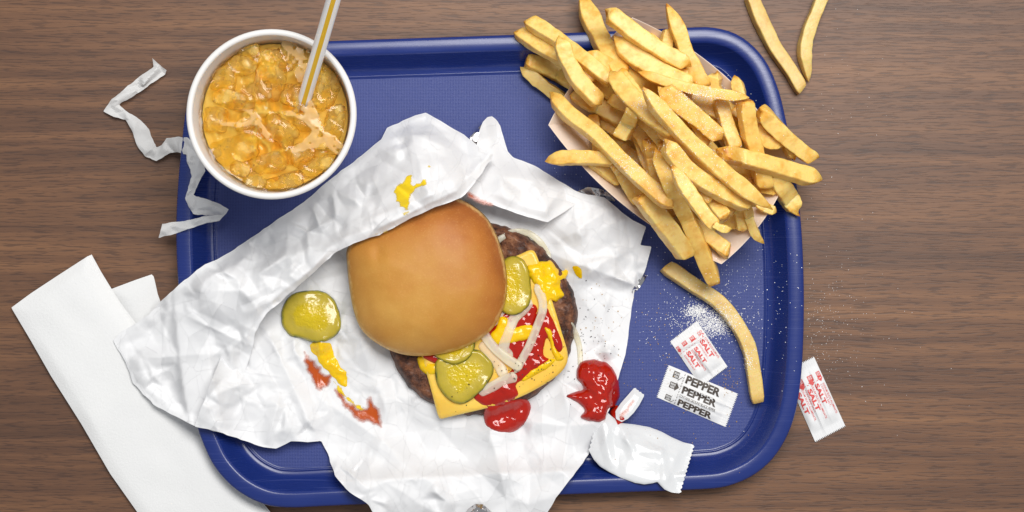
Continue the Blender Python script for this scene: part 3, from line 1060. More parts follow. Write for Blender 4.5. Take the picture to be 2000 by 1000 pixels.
def z_low(X, Y, D=None):
    pc = np.hypot(X - PATTY[0], Y - PATTY[1])
    calm = np.clip((pc - 165) / 70, 0.14, 1.0)
    lift = 3.2 * np.exp(-((X - 1160) / 90) ** 2 - ((Y - 440) / 70) ** 2) + 4 * np.exp(-((X - 560) / 70) ** 2 - ((Y - 800) / 60) ** 2)
    z = support(X, Y) + 2.0 + calm * (4.5 + crum(X, Y, 0.9)) + lift
    z = z + ridge(X, Y, 1060, 490, 1250, 560, 22, 3.0) + ridge(X, Y, 1080, 480, 1200, 400, 20, 3.5) + ridge(X, Y, 1120, 560, 1230, 470, 20, 2.5)
    z = z + ridge(X, Y, 520, 640, 620, 860, 26, 4.0) + ridge(X, Y, 600, 760, 800, 900, 30, 2.5) + ridge(X, Y, 690, 840, 900, 980, 26, 2.0)
    z = z + ridge(X, Y, 760, 830, 700, 960, 22, 2.0) + ridge(X, Y, 1010, 860, 1120, 940, 24, 2.2) + ridge(X, Y, 960, 960, 1060, 860, 22, 2.0)
    z = z + ridge(X, Y, 550, 760, 520, 870, 18, 3.5) + ridge(X, Y, 600, 860, 560, 760, 20, -2.0)
    return np.maximum(smax(z, hard(X, Y) + 0.3, 1.2), hard(X, Y) + 0.5)


ol = rough_outline(LOW, 0, 1.6, 51)
X, Y, D, F = sheet_grid(ol, 2.5)
mk('inner_sheet', PA(X, Y, z_low(X, Y)), F, MAT['wrap'], wrapper)

UPP = [(966, 303), (940, 290), (906, 263), (870, 242), (832, 220), (812, 226), (788, 236), (757, 250), (745, 272), (728, 284), (690, 316), (650, 345), (600, 390), (540, 430), (490, 465),
       (450, 492), (425, 506), (400, 516), (345, 560), (305, 600), (290, 615), (262, 634), (240, 645), (221, 664), (230, 682), (245, 708), (260, 748), (300, 790), (340, 812),
       (380, 832), (436, 846), (455, 800), (472, 740), (490, 690), (498, 650), (520, 612), (545, 592), (575, 566), (610, 535), (650, 497), (690, 475), (740, 459), (800, 428),
       (850, 405), (900, 386), (915, 372), (932, 350)]
zu = rbf([(966, 303, 34), (905, 262, 16), (832, 220, 11), (757, 250, 9), (690, 316, 8), (600, 390, 9), (490, 465, 12), (450, 492, 15), (400, 516, 24), (345, 560, 25), (305, 600, 17),
          (221, 664, 8), (260, 748, 8), (300, 790, 13), (380, 832, 25), (436, 846, 14), (455, 800, 11), (490, 690, 14), (520, 612, 24), (610, 535, 35), (690, 475, 47), (800, 428, 54),
          (900, 386, 54), (932, 350, 46), (830, 320, 46), (830, 258, 31), (760, 300, 34), (660, 380, 28), (560, 450, 24), (700, 400, 41), (560, 500, 33), (430, 620, 27), (350, 700, 22), (420, 740, 20)])


def z_upp(X, Y, D):
    edge = np.clip(D / 26, 0.25, 1)
    z = zu(X, Y) + edge * crum(X + 300, Y + 90, 1.2)
    z = z + ridge(X, Y, 330, 600, 520, 690, 16, 3) + ridge(X, Y, 250, 700, 440, 690, 26, 6) + ridge(X, Y, 440, 690, 500, 640, 20, 3)
    z = z - ridge(X, Y, 300, 745, 420, 735, 34, 5) + ridge(X, Y, 330, 790, 440, 740, 18, 3.5)
    z = z + ridge(X, Y, 640, 420, 900, 300, 26, 2.5) - ridge(X, Y, 600, 480, 760, 400, 22, 2.2) + ridge(X, Y, 780, 250, 900, 300, 18, 2.5)
    z = z - ridge(X, Y, 720, 300, 830, 360, 20, 2.5) + ridge(X, Y, 450, 560, 610, 480, 18, 3) - ridge(X, Y, 470, 600, 560, 560, 14, 3.0)
    z = z + ridge(X, Y, 690, 440, 860, 375, 12, 2.5)
    inner = [(545, 592), (575, 566), (610, 535), (650, 497), (690, 475), (740, 459), (800, 428), (850, 405), (900, 386), (932, 350), (966, 303)]
    dd = np.full(np.shape(X), 1e9)
    for (ax, ay), (bx_, by_) in zip(inner[:-1], inner[1:]):
        t_ = np.clip(((X - ax) * (bx_ - ax) + (Y - ay) * (by_ - ay)) / ((bx_ - ax) ** 2 + (by_ - ay) ** 2), 0, 1)
        dd = np.minimum(dd, np.hypot(X - ax - t_ * (bx_ - ax), Y - ay - t_ * (by_ - ay)))
    w_ = 13 + 7 * fbm(X / 60, Y / 60, 87, 2)
    z = z - 5.5 * np.clip(1 - dd / w_, 0, 1)
    low = np.maximum(support(X, Y) + 2.4, hard(X, Y) + 2.2)
    return np.maximum(smax(z, low - 1.0), low - 0.8)


ol = rough_outline(UPP, 0, 1.8, 61)
X, Y, D, F = sheet_grid(ol, 2.5)
UX, UY, UD = X, Y, D
mk('folded_flap', PA(X, Y, z_upp(X, Y, D)), F, MAT['wrap'], wrapper)

RFL = [(944, 238), (952, 229), (961, 227), (970, 234), (977, 246), (984, 270), (992, 296), (1002, 307), (1045, 324), (1085, 349), (1130, 376), (1146, 384), (1122, 400), (1095, 418), (1070, 434), (1030, 424),
       (990, 410), (955, 398), (915, 385), (908, 366), (935, 330), (945, 300), (930, 285), (936, 258)]
zr = rbf([(944, 238, 16), (961, 227, 10), (984, 270, 9), (1002, 307, 9), (1045, 324, 9), (1085, 349, 9), (1130, 376, 9), (1146, 384, 11), (1122, 400, 17), (1070, 434, 21), (990, 410, 26),
          (915, 385, 30), (935, 330, 22), (930, 285, 12), (1040, 370, 24), (1090, 385, 19), (985, 350, 26)])
ol = rough_outline(RFL, 0, 1.2, 67)
X, Y, D, F = sheet_grid(ol, 3.0)
mk('folded_flap', PA(X, Y, smax(zr(X, Y) + np.clip(D / 20, .3, 1) * crum(X + 120, Y + 400, 0.8), 5.0)), F, MAT['wrap'], wrapper)

ff = facets(33, 12, (800, 200, 1400, 1060))
for poly, z0, tilt in (([(913, 292), (918, 268), (934, 250), (946, 238), (961, 230), (952, 262), (960, 290), (940, 296)], 7, 5),
                       ([(1124, 376), (1148, 365), (1168, 368), (1186, 374), (1204, 394), (1182, 390), (1150, 382)], 5.5, 2),
                       ([(1232, 575), (1240, 556), (1258, 532), (1263, 540), (1256, 552), (1246, 566)], 4.2, 1),
                       ([(905, 1008), (914, 994), (928, 984), (944, 985), (956, 996), (970, 1010)], 27, 3)):
    X, Y, D, F = sheet_grid(np.array(poly, float), 2.4)
    if z0 == 27:
        zz = z_low(X, Y) + 1.0 + 3.0 * np.minimum(D / 8, 1) + 1.6 * ff(X, Y)
    else:
        zz = z0 + tilt * 0.5 + 3.0 * ff(X, Y)
    mk('foil_backing', PA(X, Y, np.maximum(zz, 3.4)), F, MAT['foil'], wrapper, sharp=25)

# ================================================================== burger
def solid_sheet(name, outline, step, base, thick, mat, edge=9.0, parent=None, attrs=None, jit=0.0, seed=1, top_noise=0.0, zadd=None):
    """closed slab on a base surface (mm), rounded at its outline"""
    o = catmull(outline, max(40, len(outline) * 6), closed=True)
    if jit:
        o = np.stack([o[:, 0] + jit * fbm(o[:, 0] / 12, o[:, 1] / 12, seed, 2), o[:, 1] + jit * fbm(o[:, 0] / 12, o[:, 1] / 12, seed + 2, 2)], -1)
    X, Y, D, F = sheet_grid(o, step)
    b = base(X, Y) if callable(base) else np.full(X.shape, float(base))
    pr = np.sqrt(np.clip(1 - (1 - np.minimum(D / edge, 1)) ** 2, 0, 1))
    th = thick(X, Y, D) if callable(thick) else thick
    zt = b + th * pr + top_noise * pr * fbm(X / 9, Y / 9, seed + 5, 3)
    if zadd is not None: zt = zt + zadd(X, Y, D) * pr
    n = len(X)
    V = np.concatenate([PA(X, Y, zt), PA(X, Y, b)])
    F2 = both(F, n)
    at = {}
    if attrs:
        at = {k: np.concatenate([fn(X, Y, D), fn(X, Y, D)]) for k, fn in attrs.items()}
    return mk(name, V, F2, mat, parent, attrs=at)


def under(samples_outline, step=12):
    """smooth support surface read off whatever already lies there"""
    refresh()
    X, Y, D, F = sheet_grid(catmull(samples_outline, 60, closed=True), step)
    pts = [(x, y, hit(x, y)) for x, y in zip(X, Y)]
    A = np.array(pts)

    def f(x, y):
        x = np.asarray(x, float); y = np.asarray(y, float)
        num = np.zeros(x.shape); den = np.zeros(x.shape)
        for px, py, pz in A:
            w = np.exp(-((x - px) ** 2 + (y - py) ** 2) / (2 * (step * 0.75) ** 2)) + 1e-9
            num += w * pz; den += w
        return num / den
    return f


# patty
pa = np.linspace(0, 2 * np.pi, 72, endpoint=False)
pr_ = 188 + 6 * fbm(np.cos(pa) * 3 + 5, np.sin(pa) * 3 + 5, 81, 3) + 3 * np.cos(3 * pa)
pat_o = np.stack([PATTY[0] + pr_ * np.cos(pa), PATTY[1] + pr_ * np.sin(pa)], -1)
PZ = 6.0


def pat_h(X, Y, D):
    return 12.5 + 1.3 * fbm(X / 40, Y / 40, 83, 2)


o = solid_sheet('beef_patty', pat_o, 4.0, PZ, pat_h, MAT['patty'], edge=16, jit=3.0, seed=84, top_noise=1.5)
tag(o, 'dark grilled beef patty lying on the wrapper under the bun', 'patty')
pat_top = lambda X, Y: PZ + 12.5 + 0 * X

# cheese, draped over the patty edge
CH = [(852, 800), (857, 816), (859, 819), (864, 818), (880, 814), (905, 808), (960, 795), (1000, 782), (1040, 764), (1080, 740), (1103, 718), (1109, 692), (1097, 648), (1080, 592), (1062, 540), (1047, 496), (1036, 488), (1015, 497), (960, 520), (890, 560), (802, 606), (815, 660), (828, 712), (842, 762)]


def ch_base(X, Y):
    r = np.hypot(X - PATTY[0], Y - PATTY[1])
    over = np.clip((r - 172) / 60, 0, 1)
    return PZ + 14.3 - 9.5 * over ** 1.3 + 0.5 * fbm(X / 50, Y / 50, 91, 2)


o = solid_sheet('cheese_slice', [p for p in CH], 4.0, ch_base, 1.9, MAT['cheese'], edge=2.6, seed=92)
tag(o, 'square yellow cheese slice draped over the patty beneath ketchup and pickles', 'cheese')
refresh()
ch_top = lambda X, Y: ch_base(X, Y) + 2.4


def blob(name, outline, height, mat, label, cat, group=None, edge=14, step=2.6, jit=1.5, seed=1, lump=0.5, base=None, sink=0.5):
    b = base or under(outline)
    bb = lambda X, Y: b(X, Y) - sink
    o = solid_sheet(name, outline, step, bb, height + sink, mat, edge=edge, jit=jit, seed=seed, top_noise=lump)
    tag(o, label, cat, group)
    return o


KG, MG = 'ketchup on and around the burger', 'mustard on and around the burger'
blob('ketchup_blob', [(940, 640), (955, 622), (975, 612), (1000, 590), (1030, 590), (1050, 600), (1040, 640), (1030, 680), (1010, 710), (985, 700), (960, 680)], 1.5, MAT['ketchup'],
     'dark ketchup under the crossing onion strips beside the bun', 'ketchup', KG, edge=12, seed=103, lump=0.9)
blob('ketchup_blob', [(1052, 604), (1066, 598), (1078, 618), (1090, 648), (1100, 676), (1092, 688), (1078, 676), (1068, 660), (1062, 690), (1074, 706), (1052, 724), (1028, 738), (1008, 752),
                      (1012, 772), (988, 790), (962, 804), (936, 788), (924, 774), (946, 752), (980, 738), (1004, 716), (1020, 688), (1034, 650)], 2.4, MAT['ketchup'],
     'glossy ketchup streak running down the cheese slice', 'ketchup', KG, edge=13, seed=105, lump=0.9)
blob('mustard_blob', [(958, 655), (968, 640), (975, 618), (992, 622), (1000, 640), (1030, 634), (1045, 640), (1036, 660), (1010, 668), (985, 672), (968, 672)], 1.6, MAT['mustard'],
     'mustard streak between the onion strips beside the bun', 'mustard', MG, edge=12, seed=101)
blob('mustard_blob', [(1018, 742), (1030, 728), (1050, 714), (1074, 702), (1086, 704), (1066, 722), (1040, 736), (1024, 744)], 1.5, MAT['mustard'],
     'thin mustard dash with pepper along the lower edge of ketchup streak', 'mustard', MG, edge=8, seed=107)
blob('mustard_blob', [(1062, 640), (1074, 642), (1082, 662), (1088, 684), (1102, 700), (1088, 706), (1078, 690), (1072, 664)], 1.4, MAT['mustard'],
     'mustard curl at the drooping corner of the cheese slice', 'mustard', MG, edge=7, seed=108)
blob('mustard_blob', [(1030, 522), (1046, 512), (1062, 508), (1082, 516), (1092, 526), (1108, 528), (1106, 548), (1098, 556), (1100, 574), (1088, 592), (1074, 582), (1066, 604), (1054, 590), (1048, 562), (1038, 545)],
     3.2, MAT['mustard'], 'thick mustard blob on top of cheese at patty edge', 'mustard', MG, edge=14, jit=5, seed=109, lump=1.6)
blob('mustard_blob', [(815, 700), (832, 696), (842, 708), (866, 712), (862, 726), (846, 732), (832, 730), (820, 720)], 1.8, MAT['mustard'],
     'mustard dab under the lower bun edge by the patty', 'mustard', MG, edge=10, seed=111)
blob('ketchup_blob', [(826, 694), (850, 690), (862, 700), (862, 712), (842, 708), (830, 702)], 2.6, MAT['ketchup'],
     'small ketchup dab under lower bun edge beside the pickle', 'ketchup', KG, edge=8, seed=113)
blob('ketchup_blob', [(948, 792), (945, 815), (952, 834), (974, 845), (1004, 843), (1028, 824), (1037, 800), (1034, 784), (1018, 776), (990, 782), (968, 790)], 4.5, MAT['ketchup'],
     'ketchup drip pooling on the wrapper below the cheese slice', 'ketchup', KG, edge=22, seed=115, lump=0.8)


def strip(name, pts, w, th, mat, label, cat, group, lift=0.0, seed=0, taper=(0.6, 0.6), zoff=None, nc=10):
    """curved band of onion: rounded rectangle swept along px points, resting on what is there"""
    refresh()
    c = catmull(pts, 26)
    zs = np.array([max(hit(x, y), 4.0) for x, y in c[:, :2]])
    for _ in range(3):
        zs = np.maximum(zs, (np.roll(zs, 1) + np.roll(zs, -1)) / 2 - 0.3); zs[0], zs[-1] = zs[1], zs[-2]
        zs = np.convolve(np.pad(zs, 2, mode='edge'), np.ones(5) / 5, 'valid')
    zs = zs + th * 0.5 + lift
    W = [P(x, y, z) for (x, y), z in zip(c[:, :2], zs)]
    n = len(W); vs = []; fs = []
    ang = np.linspace(0, 2 * np.pi, nc, endpoint=False)
    for i in range(n):
        d = (W[min(i + 1, n - 1)] - W[max(i - 1, 0)]).normalized()
        sdv = d.cross(Vector((0, 0, 1))).normalized(); up = sdv.cross(d)
        t = i / (n - 1)
        k = min(1, taper[0] + t * 6) * min(1, taper[1] + (1 - t) * 6)
        if i in (0, n - 1): k *= 0.35
        k *= 1 + 0.10 * float(fbm(np.array(t * 5), np.array(seed * 1.7), seed, 2))
        hw = w * 0.66 * S * 0.5 * k; hh = th * 1e-3 * 0.5 * min(1, k + 0.2)
        for a_ in ang:
            ca, sa_ = math.cos(a_), math.sin(a_)
            x = math.copysign(abs(ca) ** 0.5, ca) * hw; y = math.copysign(abs(sa_) ** 0.45, sa_) * hh
            y += hh * 0.5 * (x / max(hw, 1e-9)) ** 2 * -1.0
            vs.append(W[i] + sdv * x + up * y)
    for i in range(n - 1):
        for j in range(nc):
            q = (j + 1) % nc
            fs.append((i * nc + j, i * nc + q, (i + 1) * nc + q, (i + 1) * nc + j))
    fs.append(tuple(reversed(range(nc)))); fs.append(tuple((n - 1) * nc + j for j in range(nc)))
    o = mk(name, np.array([tuple(v_) for v_ in vs]), fs, mat)
    tag(o, label, cat, group)
    return o


OG = 'raw onion strips on the burger'
strip('onion_strip', [(962, 480), (980, 464), (1002, 453), (1030, 455), (1052, 470), (1066, 490), (1074, 508)], 19, 1.3, MAT['onion'], 'onion arc over the bare patty edge near the top of bun', 'onion', OG, seed=1)
strip('onion_strip', [(1010, 735), (985, 742), (962, 755), (935, 768)], 30, 1.3, MAT['onion'], 'pale onion strip lying below the crossing onions along the ketchup', 'onion', OG, seed=5)
strip('onion_strip', [(940, 668), (955, 690), (975, 715), (985, 735)], 32, 1.3, MAT['onion'], 'onion strip behind the big pickle slice next to the bun', 'onion', OG, seed=6)
strip('onion_strip', [(1037, 585), (1022, 606), (1004, 622), (993, 650), (984, 680), (1000, 700)], 30, 1.3, MAT['onion'], 'middle translucent onion strip hooked across ketchup and mustard', 'onion', OG, seed=3)
strip('onion_strip', [(1046, 555), (1058, 580), (1060, 606), (1048, 640), (1034, 675), (1018, 705), (1006, 728)], 26, 1.3, MAT['onion'], 'longest onion strip running from mustard blob down the ketchup', 'onion', OG, seed=2)
strip('onion_strip', [(960, 632), (970, 622), (982, 606)], 26, 1.3, MAT['onion'], 'short onion end poking from under the bun by upper pickle', 'onion', OG, seed=7)
strip('onion_strip', [(938, 636), (950, 660), (968, 682), (992, 702), (1019, 720)], 30, 1.3, MAT['onion'], 'bright white onion strip slanting out from under the bun on top', 'onion', OG, seed=4, lift=0.6)
strip('onion_strip', [(1112, 628), (1124, 652), (1132, 680), (1134, 718)], 17, 1.3, MAT['onion'], 'thin onion strip on wrapper between patty and ketchup puddle', 'onion', OG, seed=8)


def pickle(outline, label, th, base=None, seed=1, tilt=None):
    b = base or under(outline)
    o_ = catmull(outline, 60, closed=True)
    mx = poly_sd(*[np.array([v_]) for v_ in o_.mean(0)], o_)[0][0]
    rr = lambda X, Y, D: 1 - np.clip(D / mx, 0, 1)
    o = solid_sheet('pickle_slice', outline, 2.6, b, th, MAT['pickle'], edge=6, seed=seed, jit=1.2, attrs={'r': rr}, zadd=lambda X, Y, D: 0.35 * fbm(X / 14, Y / 14, seed, 2))
    tag(o, label, 'pickle', 'dill pickle slices')
    return o


pickle([(549, 612), (555, 592), (568, 576), (590, 568), (625, 568), (648, 579), (660, 600), (667, 630), (660, 652), (640, 665), (614, 670), (590, 662), (565, 655), (551, 635)],
       'whole pickle slice lying apart on the wrapper beyond the bun', 4.2, seed=121)
pickle([(985, 505), (1002, 499), (1020, 506), (1032, 524), (1037, 556), (1036, 588), (1022, 608), (1000, 616), (978, 606), (960, 580), (955, 540), (966, 515)],
       'pickle slice poking out from upper side of bun beside mustard', 4.0, seed=123)
pickle([(852, 704), (880, 690), (925, 682), (950, 694), (964, 718), (956, 744), (936, 768), (908, 788), (884, 786), (862, 766), (850, 735)],
       'large round pickle slice on the lower corner of cheese', 4.0, seed=125)
pickle([(846, 688), (862, 704), (890, 712), (914, 702), (926, 682), (926, 655), (900, 640), (865, 650)],
       'half hidden pickle slice between bun and large round pickle', 3.6, seed=127)

# ---- top bun
BUN = [(678, 486), (700, 462), (740, 432), (790, 405), (840, 386), (882, 384), (920, 399), (950, 424), (970, 458), (985, 505), (991, 552), (986, 594), (968, 634), (938, 662), (896, 683), (850, 693), (806, 695),
       (766, 686), (728, 665), (704, 640), (690, 604), (682, 560), (678, 520)]
bo = catmull(BUN, 160, closed=True)
bc = np.array([836.0, 545.0])
BZ, BH = 23.5, 30.0
refresh()
vs = []; ra = []; ta = []
prof = [(0.86, -1.0), (0.95, -0.6), (0.99, 2.0), (1.0, 5.0)]
for k in range(30):
    prof.append((None, k / 29))
for p in prof:
    if p[0] is not None:
        k, z = p
        dz = np.full(len(bo), z)
        rr = k
    else:
        t = p[1] * math.pi / 2
        rr = 1 - p[1] ** 1.15
        dz = np.full(len(bo), 5.0 + (BH - 5.0) * (1 - rr ** 2.6) ** 0.66)
    rr = max(rr, 0.02)
    xy = bc + (bo - bc) * rr
    wob = 0.8 * fbm(xy[:, 0] / 60, xy[:, 1] / 60, 131, 2) + 0.35 * fbm(xy[:, 0] / 18, xy[:, 1] / 18, 132, 2) * rr
    pk = -1.6 * np.exp(-(((xy[:, 0] - 738) / 10) ** 2 + ((xy[:, 1] - 497) / 20) ** 2)) - 0.9 * np.exp(-(((xy[:, 0] - 885) / 8) ** 2 + ((xy[:, 1] - 410) / 8) ** 2))
    # folds along the near rim
    ang = np.arctan2(xy[:, 1] - bc[1], xy[:, 0] - bc[0])
    fold = 0.5 * fbm(ang * 9, ang * 0 + 2, 136, 2) * np.clip((rr - 0.72) / 0.25, 0, 1)
    z = BZ + dz + wob + pk + fold
    vs.append(PA(xy[:, 0], xy[:, 1], z)); ra.append(np.full(len(bo), rr if p[0] is None or p[0] >= .99 else 1.02))
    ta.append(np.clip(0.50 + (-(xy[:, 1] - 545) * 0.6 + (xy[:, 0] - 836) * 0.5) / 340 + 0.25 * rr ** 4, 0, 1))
m = len(bo); nr_ = len(vs)
fs = [(k * m + i, k * m + (i + 1) % m, (k + 1) * m + (i + 1) % m, (k + 1) * m + i) for k in range(nr_ - 1) for i in range(m)]
fs.append(tuple(range(m)))
_apex = np.concatenate(vs); _apex = _apex[(nr_ - 1) * m:].mean(0)[None]
vs.append(_apex); ra.append(np.zeros(1)); ta.append(np.full(1, ta[-1].mean()))
fs += [((nr_ - 1) * m + i, (nr_ - 1) * m + (i + 1) % m, nr_ * m) for i in range(m)]
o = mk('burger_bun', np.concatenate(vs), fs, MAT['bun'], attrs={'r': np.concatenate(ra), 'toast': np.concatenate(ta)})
tag(o, 'golden brown top bun slid off centre over the burger patty', 'bun')

# ---- sauces on the wrapper
blob('ketchup_puddle', [(1128, 718), (1138, 706), (1160, 702), (1186, 710), (1204, 732), (1211, 765), (1203, 790), (1188, 800), (1180, 820), (1160, 824), (1134, 816), (1141, 802), (1132, 788), (1106, 774), (1124, 766), (1140, 758), (1126, 738)],
     7.0, MAT['ketchup'], 'big glossy ketchup puddle on wrapper edge near the torn sachet', 'ketchup', KG, edge=24, seed=141, lump=1.3, jit=2)


def film(name, outline, mat, label, cat, group, zf, seed, up=0.35, jit=6, th=0.0):
    o = catmull(outline, 110, closed=True)
    o = np.stack([o[:, 0] + jit * fbm(o[:, 0] / 11, o[:, 1] / 11, seed, 3), o[:, 1] + jit * fbm(o[:, 0] / 11, o[:, 1] / 11, seed + 2, 3)], -1)
    X, Y, D, F = sheet_grid(o, 2.2)
    z = zf(X, Y) + up + th * (1 - np.exp(-D / 6)) * (1 + 0.7 * fbm(X / 8, Y / 8, seed + 4, 2))
    ob = mk(name, PA(X, Y, z), F, mat, attrs={'film': np.clip(D / 12, 0, 1)})
    tag(ob, label, cat, group)
    return ob


zfl = lambda X, Y: z_upp(X, Y, poly_sd(X, Y, rough_outline(UPP, 0, 1.8, 61))[0])
film('mustard_smear', [(606, 672), (644, 672), (650, 690), (664, 712), (678, 728), (678, 752), (664, 750), (640, 725), (622, 705)], MAT['mustard'], 'mustard stripe on the wrapper below the lone pickle', 'mustard', MG, z_low, 151, th=1.4, jit=4)
film('mustard_smear', [(648, 742), (664, 748), (680, 772), (704, 792), (716, 800), (700, 802), (680, 786), (662, 768)], MAT['smear_m'], 'thin mustard trail continuing the stripe down the wrapper', 'mustard', MG, z_low, 152, jit=4)
film('ketchup_smear', [(590, 690), (606, 698), (626, 718), (648, 738), (640, 756), (620, 764), (604, 738), (594, 715)], MAT['smear_k'], 'orange ketchup streak beside mustard stripe on the wrapper', 'ketchup', KG, z_low, 153)
film('ketchup_smear', [(650, 756), (674, 772), (694, 790), (712, 792), (722, 770), (734, 792), (744, 800), (748, 834), (722, 828), (700, 826), (676, 804), (658, 778)], MAT['smear_k'], 'orange sauce trail at the tail of mustard stripe', 'ketchup', KG, z_low, 155)
film('mustard_smear', [(766, 372), (784, 352), (804, 340), (808, 356), (838, 346), (828, 362), (806, 388), (800, 408), (780, 410), (772, 396)], MAT['smear_m'], 'large mustard smear on folded wrapper flap above the bun', 'mustard', MG, zfl, 157, jit=7)
film('mustard_smear', [(832, 322), (840, 318), (846, 324), (840, 334), (834, 330)], MAT['smear_m'], 'tiny mustard spot above the large smear on flap', 'mustard', MG, zfl, 159, jit=2)
film('mustard_smear', [(778, 414), (800, 408), (812, 412), (790, 422)], MAT['smear_m'], 'mustard wisp at the flap edge just below the large smear', 'mustard', MG, zfl, 160, jit=3)
film('mustard_smear', [(726, 458), (745, 450), (762, 444), (770, 448), (750, 458), (735, 464)], MAT['smear_m'], 'mustard mark on flap edge touching the bun', 'mustard', MG, zfl, 161, jit=4)
film('mustard_smear', [(1118, 522), (1126, 520), (1136, 528), (1136, 544), (1128, 540)], MAT['mustard'], 'small mustard dab on wrapper beyond the thick mustard blob', 'mustard', MG, z_low, 163, jit=2, th=0.8)
film('grease_stain', [(906, 378), (918, 374), (936, 382), (960, 394), (968, 402), (945, 400), (920, 392)], MAT['smear_k'], 'brown sauce stain at the joint of two wrapper flaps', 'stain', None, lambda X, Y: np.maximum(zr(X, Y) + crum(X + 120, Y + 400, 0.75) * 0.5, 4.5) + 1.0, 165, jit=2)

# ================================================================== fries carton
CA, CB, CC, CD = (1235, 34), (1549, 316), (1409, 516), (1071, 244)
CRZ, CBZ = 38.0, 3.6
carton = thing('fries_carton', 'cream paperboard tray heaped with french fries', 'food tray', P(1310, 280, 3))


def edge_pts(a, b, bow, n):
    a, b = np.array(a, float), np.array(b, float)
    d = b - a; nrm = np.array([d[1], -d[0]]) / np.linalg.norm(d)
    t = np.linspace(0, 1, n)
    return a + d * t[:, None] + nrm * (bow * 4 * t * (1 - t))[:, None]


cc = np.array([1306, 277.0])
base_c = [np.array(q) for q in ((1247, 128), (1448, 300), (1380, 408), (1166, 235))]
for nm, (a, b), (p, q), bow in (('side_panel', (CA, CB), (base_c[0], base_c[1]), 36), ('end_panel', (CB, CC), (base_c[1], base_c[2]), 18),
                                ('side_panel', (CC, CD), (base_c[2], base_c[3]), 30), ('end_panel', (CD, CA), (base_c[3], base_c[0]), 14)):
    n, mm = 25, 9
    rim = edge_pts(a, b, bow, n); bot = edge_pts(p, q, 0, n)
    vs = []
    for off in (0.0, 0.9):
        for k in range(mm):
            t = k / (mm - 1)
            xy = bot * (1 - t) + rim * t
            z = CBZ + (CRZ - CBZ) * t + 0 * xy[:, 0]
            nin = (cc - xy) / np.linalg.norm(cc - xy, axis=1)[:, None]
            xy2 = xy + nin * off * 1.2
            vs.append(PA(xy2[:, 0], xy2[:, 1], z))
    V = np.concatenate(vs); N1 = n * mm; fs = []
    for k in range(mm - 1):
        for i in range(n - 1):
            fs.append((k * n + i, (k + 1) * n + i, (k + 1) * n + i + 1, k * n + i + 1))
            fs.append((N1 + k * n + i, N1 + k * n + i + 1, N1 + (k + 1) * n + i + 1, N1 + (k + 1) * n + i))
    for i in range(n - 1):
        r0 = (mm - 1) * n
        fs.append((r0 + i, N1 + r0 + i, N1 + r0 + i + 1, r0 + i + 1))
    mk(nm, V, fs, MAT['carton'], carton, smooth=True, sharp=40)
V = np.concatenate([PA(np.array([q[0] for q in base_c]), np.array([q[1] for q in base_c]), CBZ + 0.3)])
mk('base_panel', V, [(0, 1, 2, 3)], MAT['carton'], carton, smooth=False)

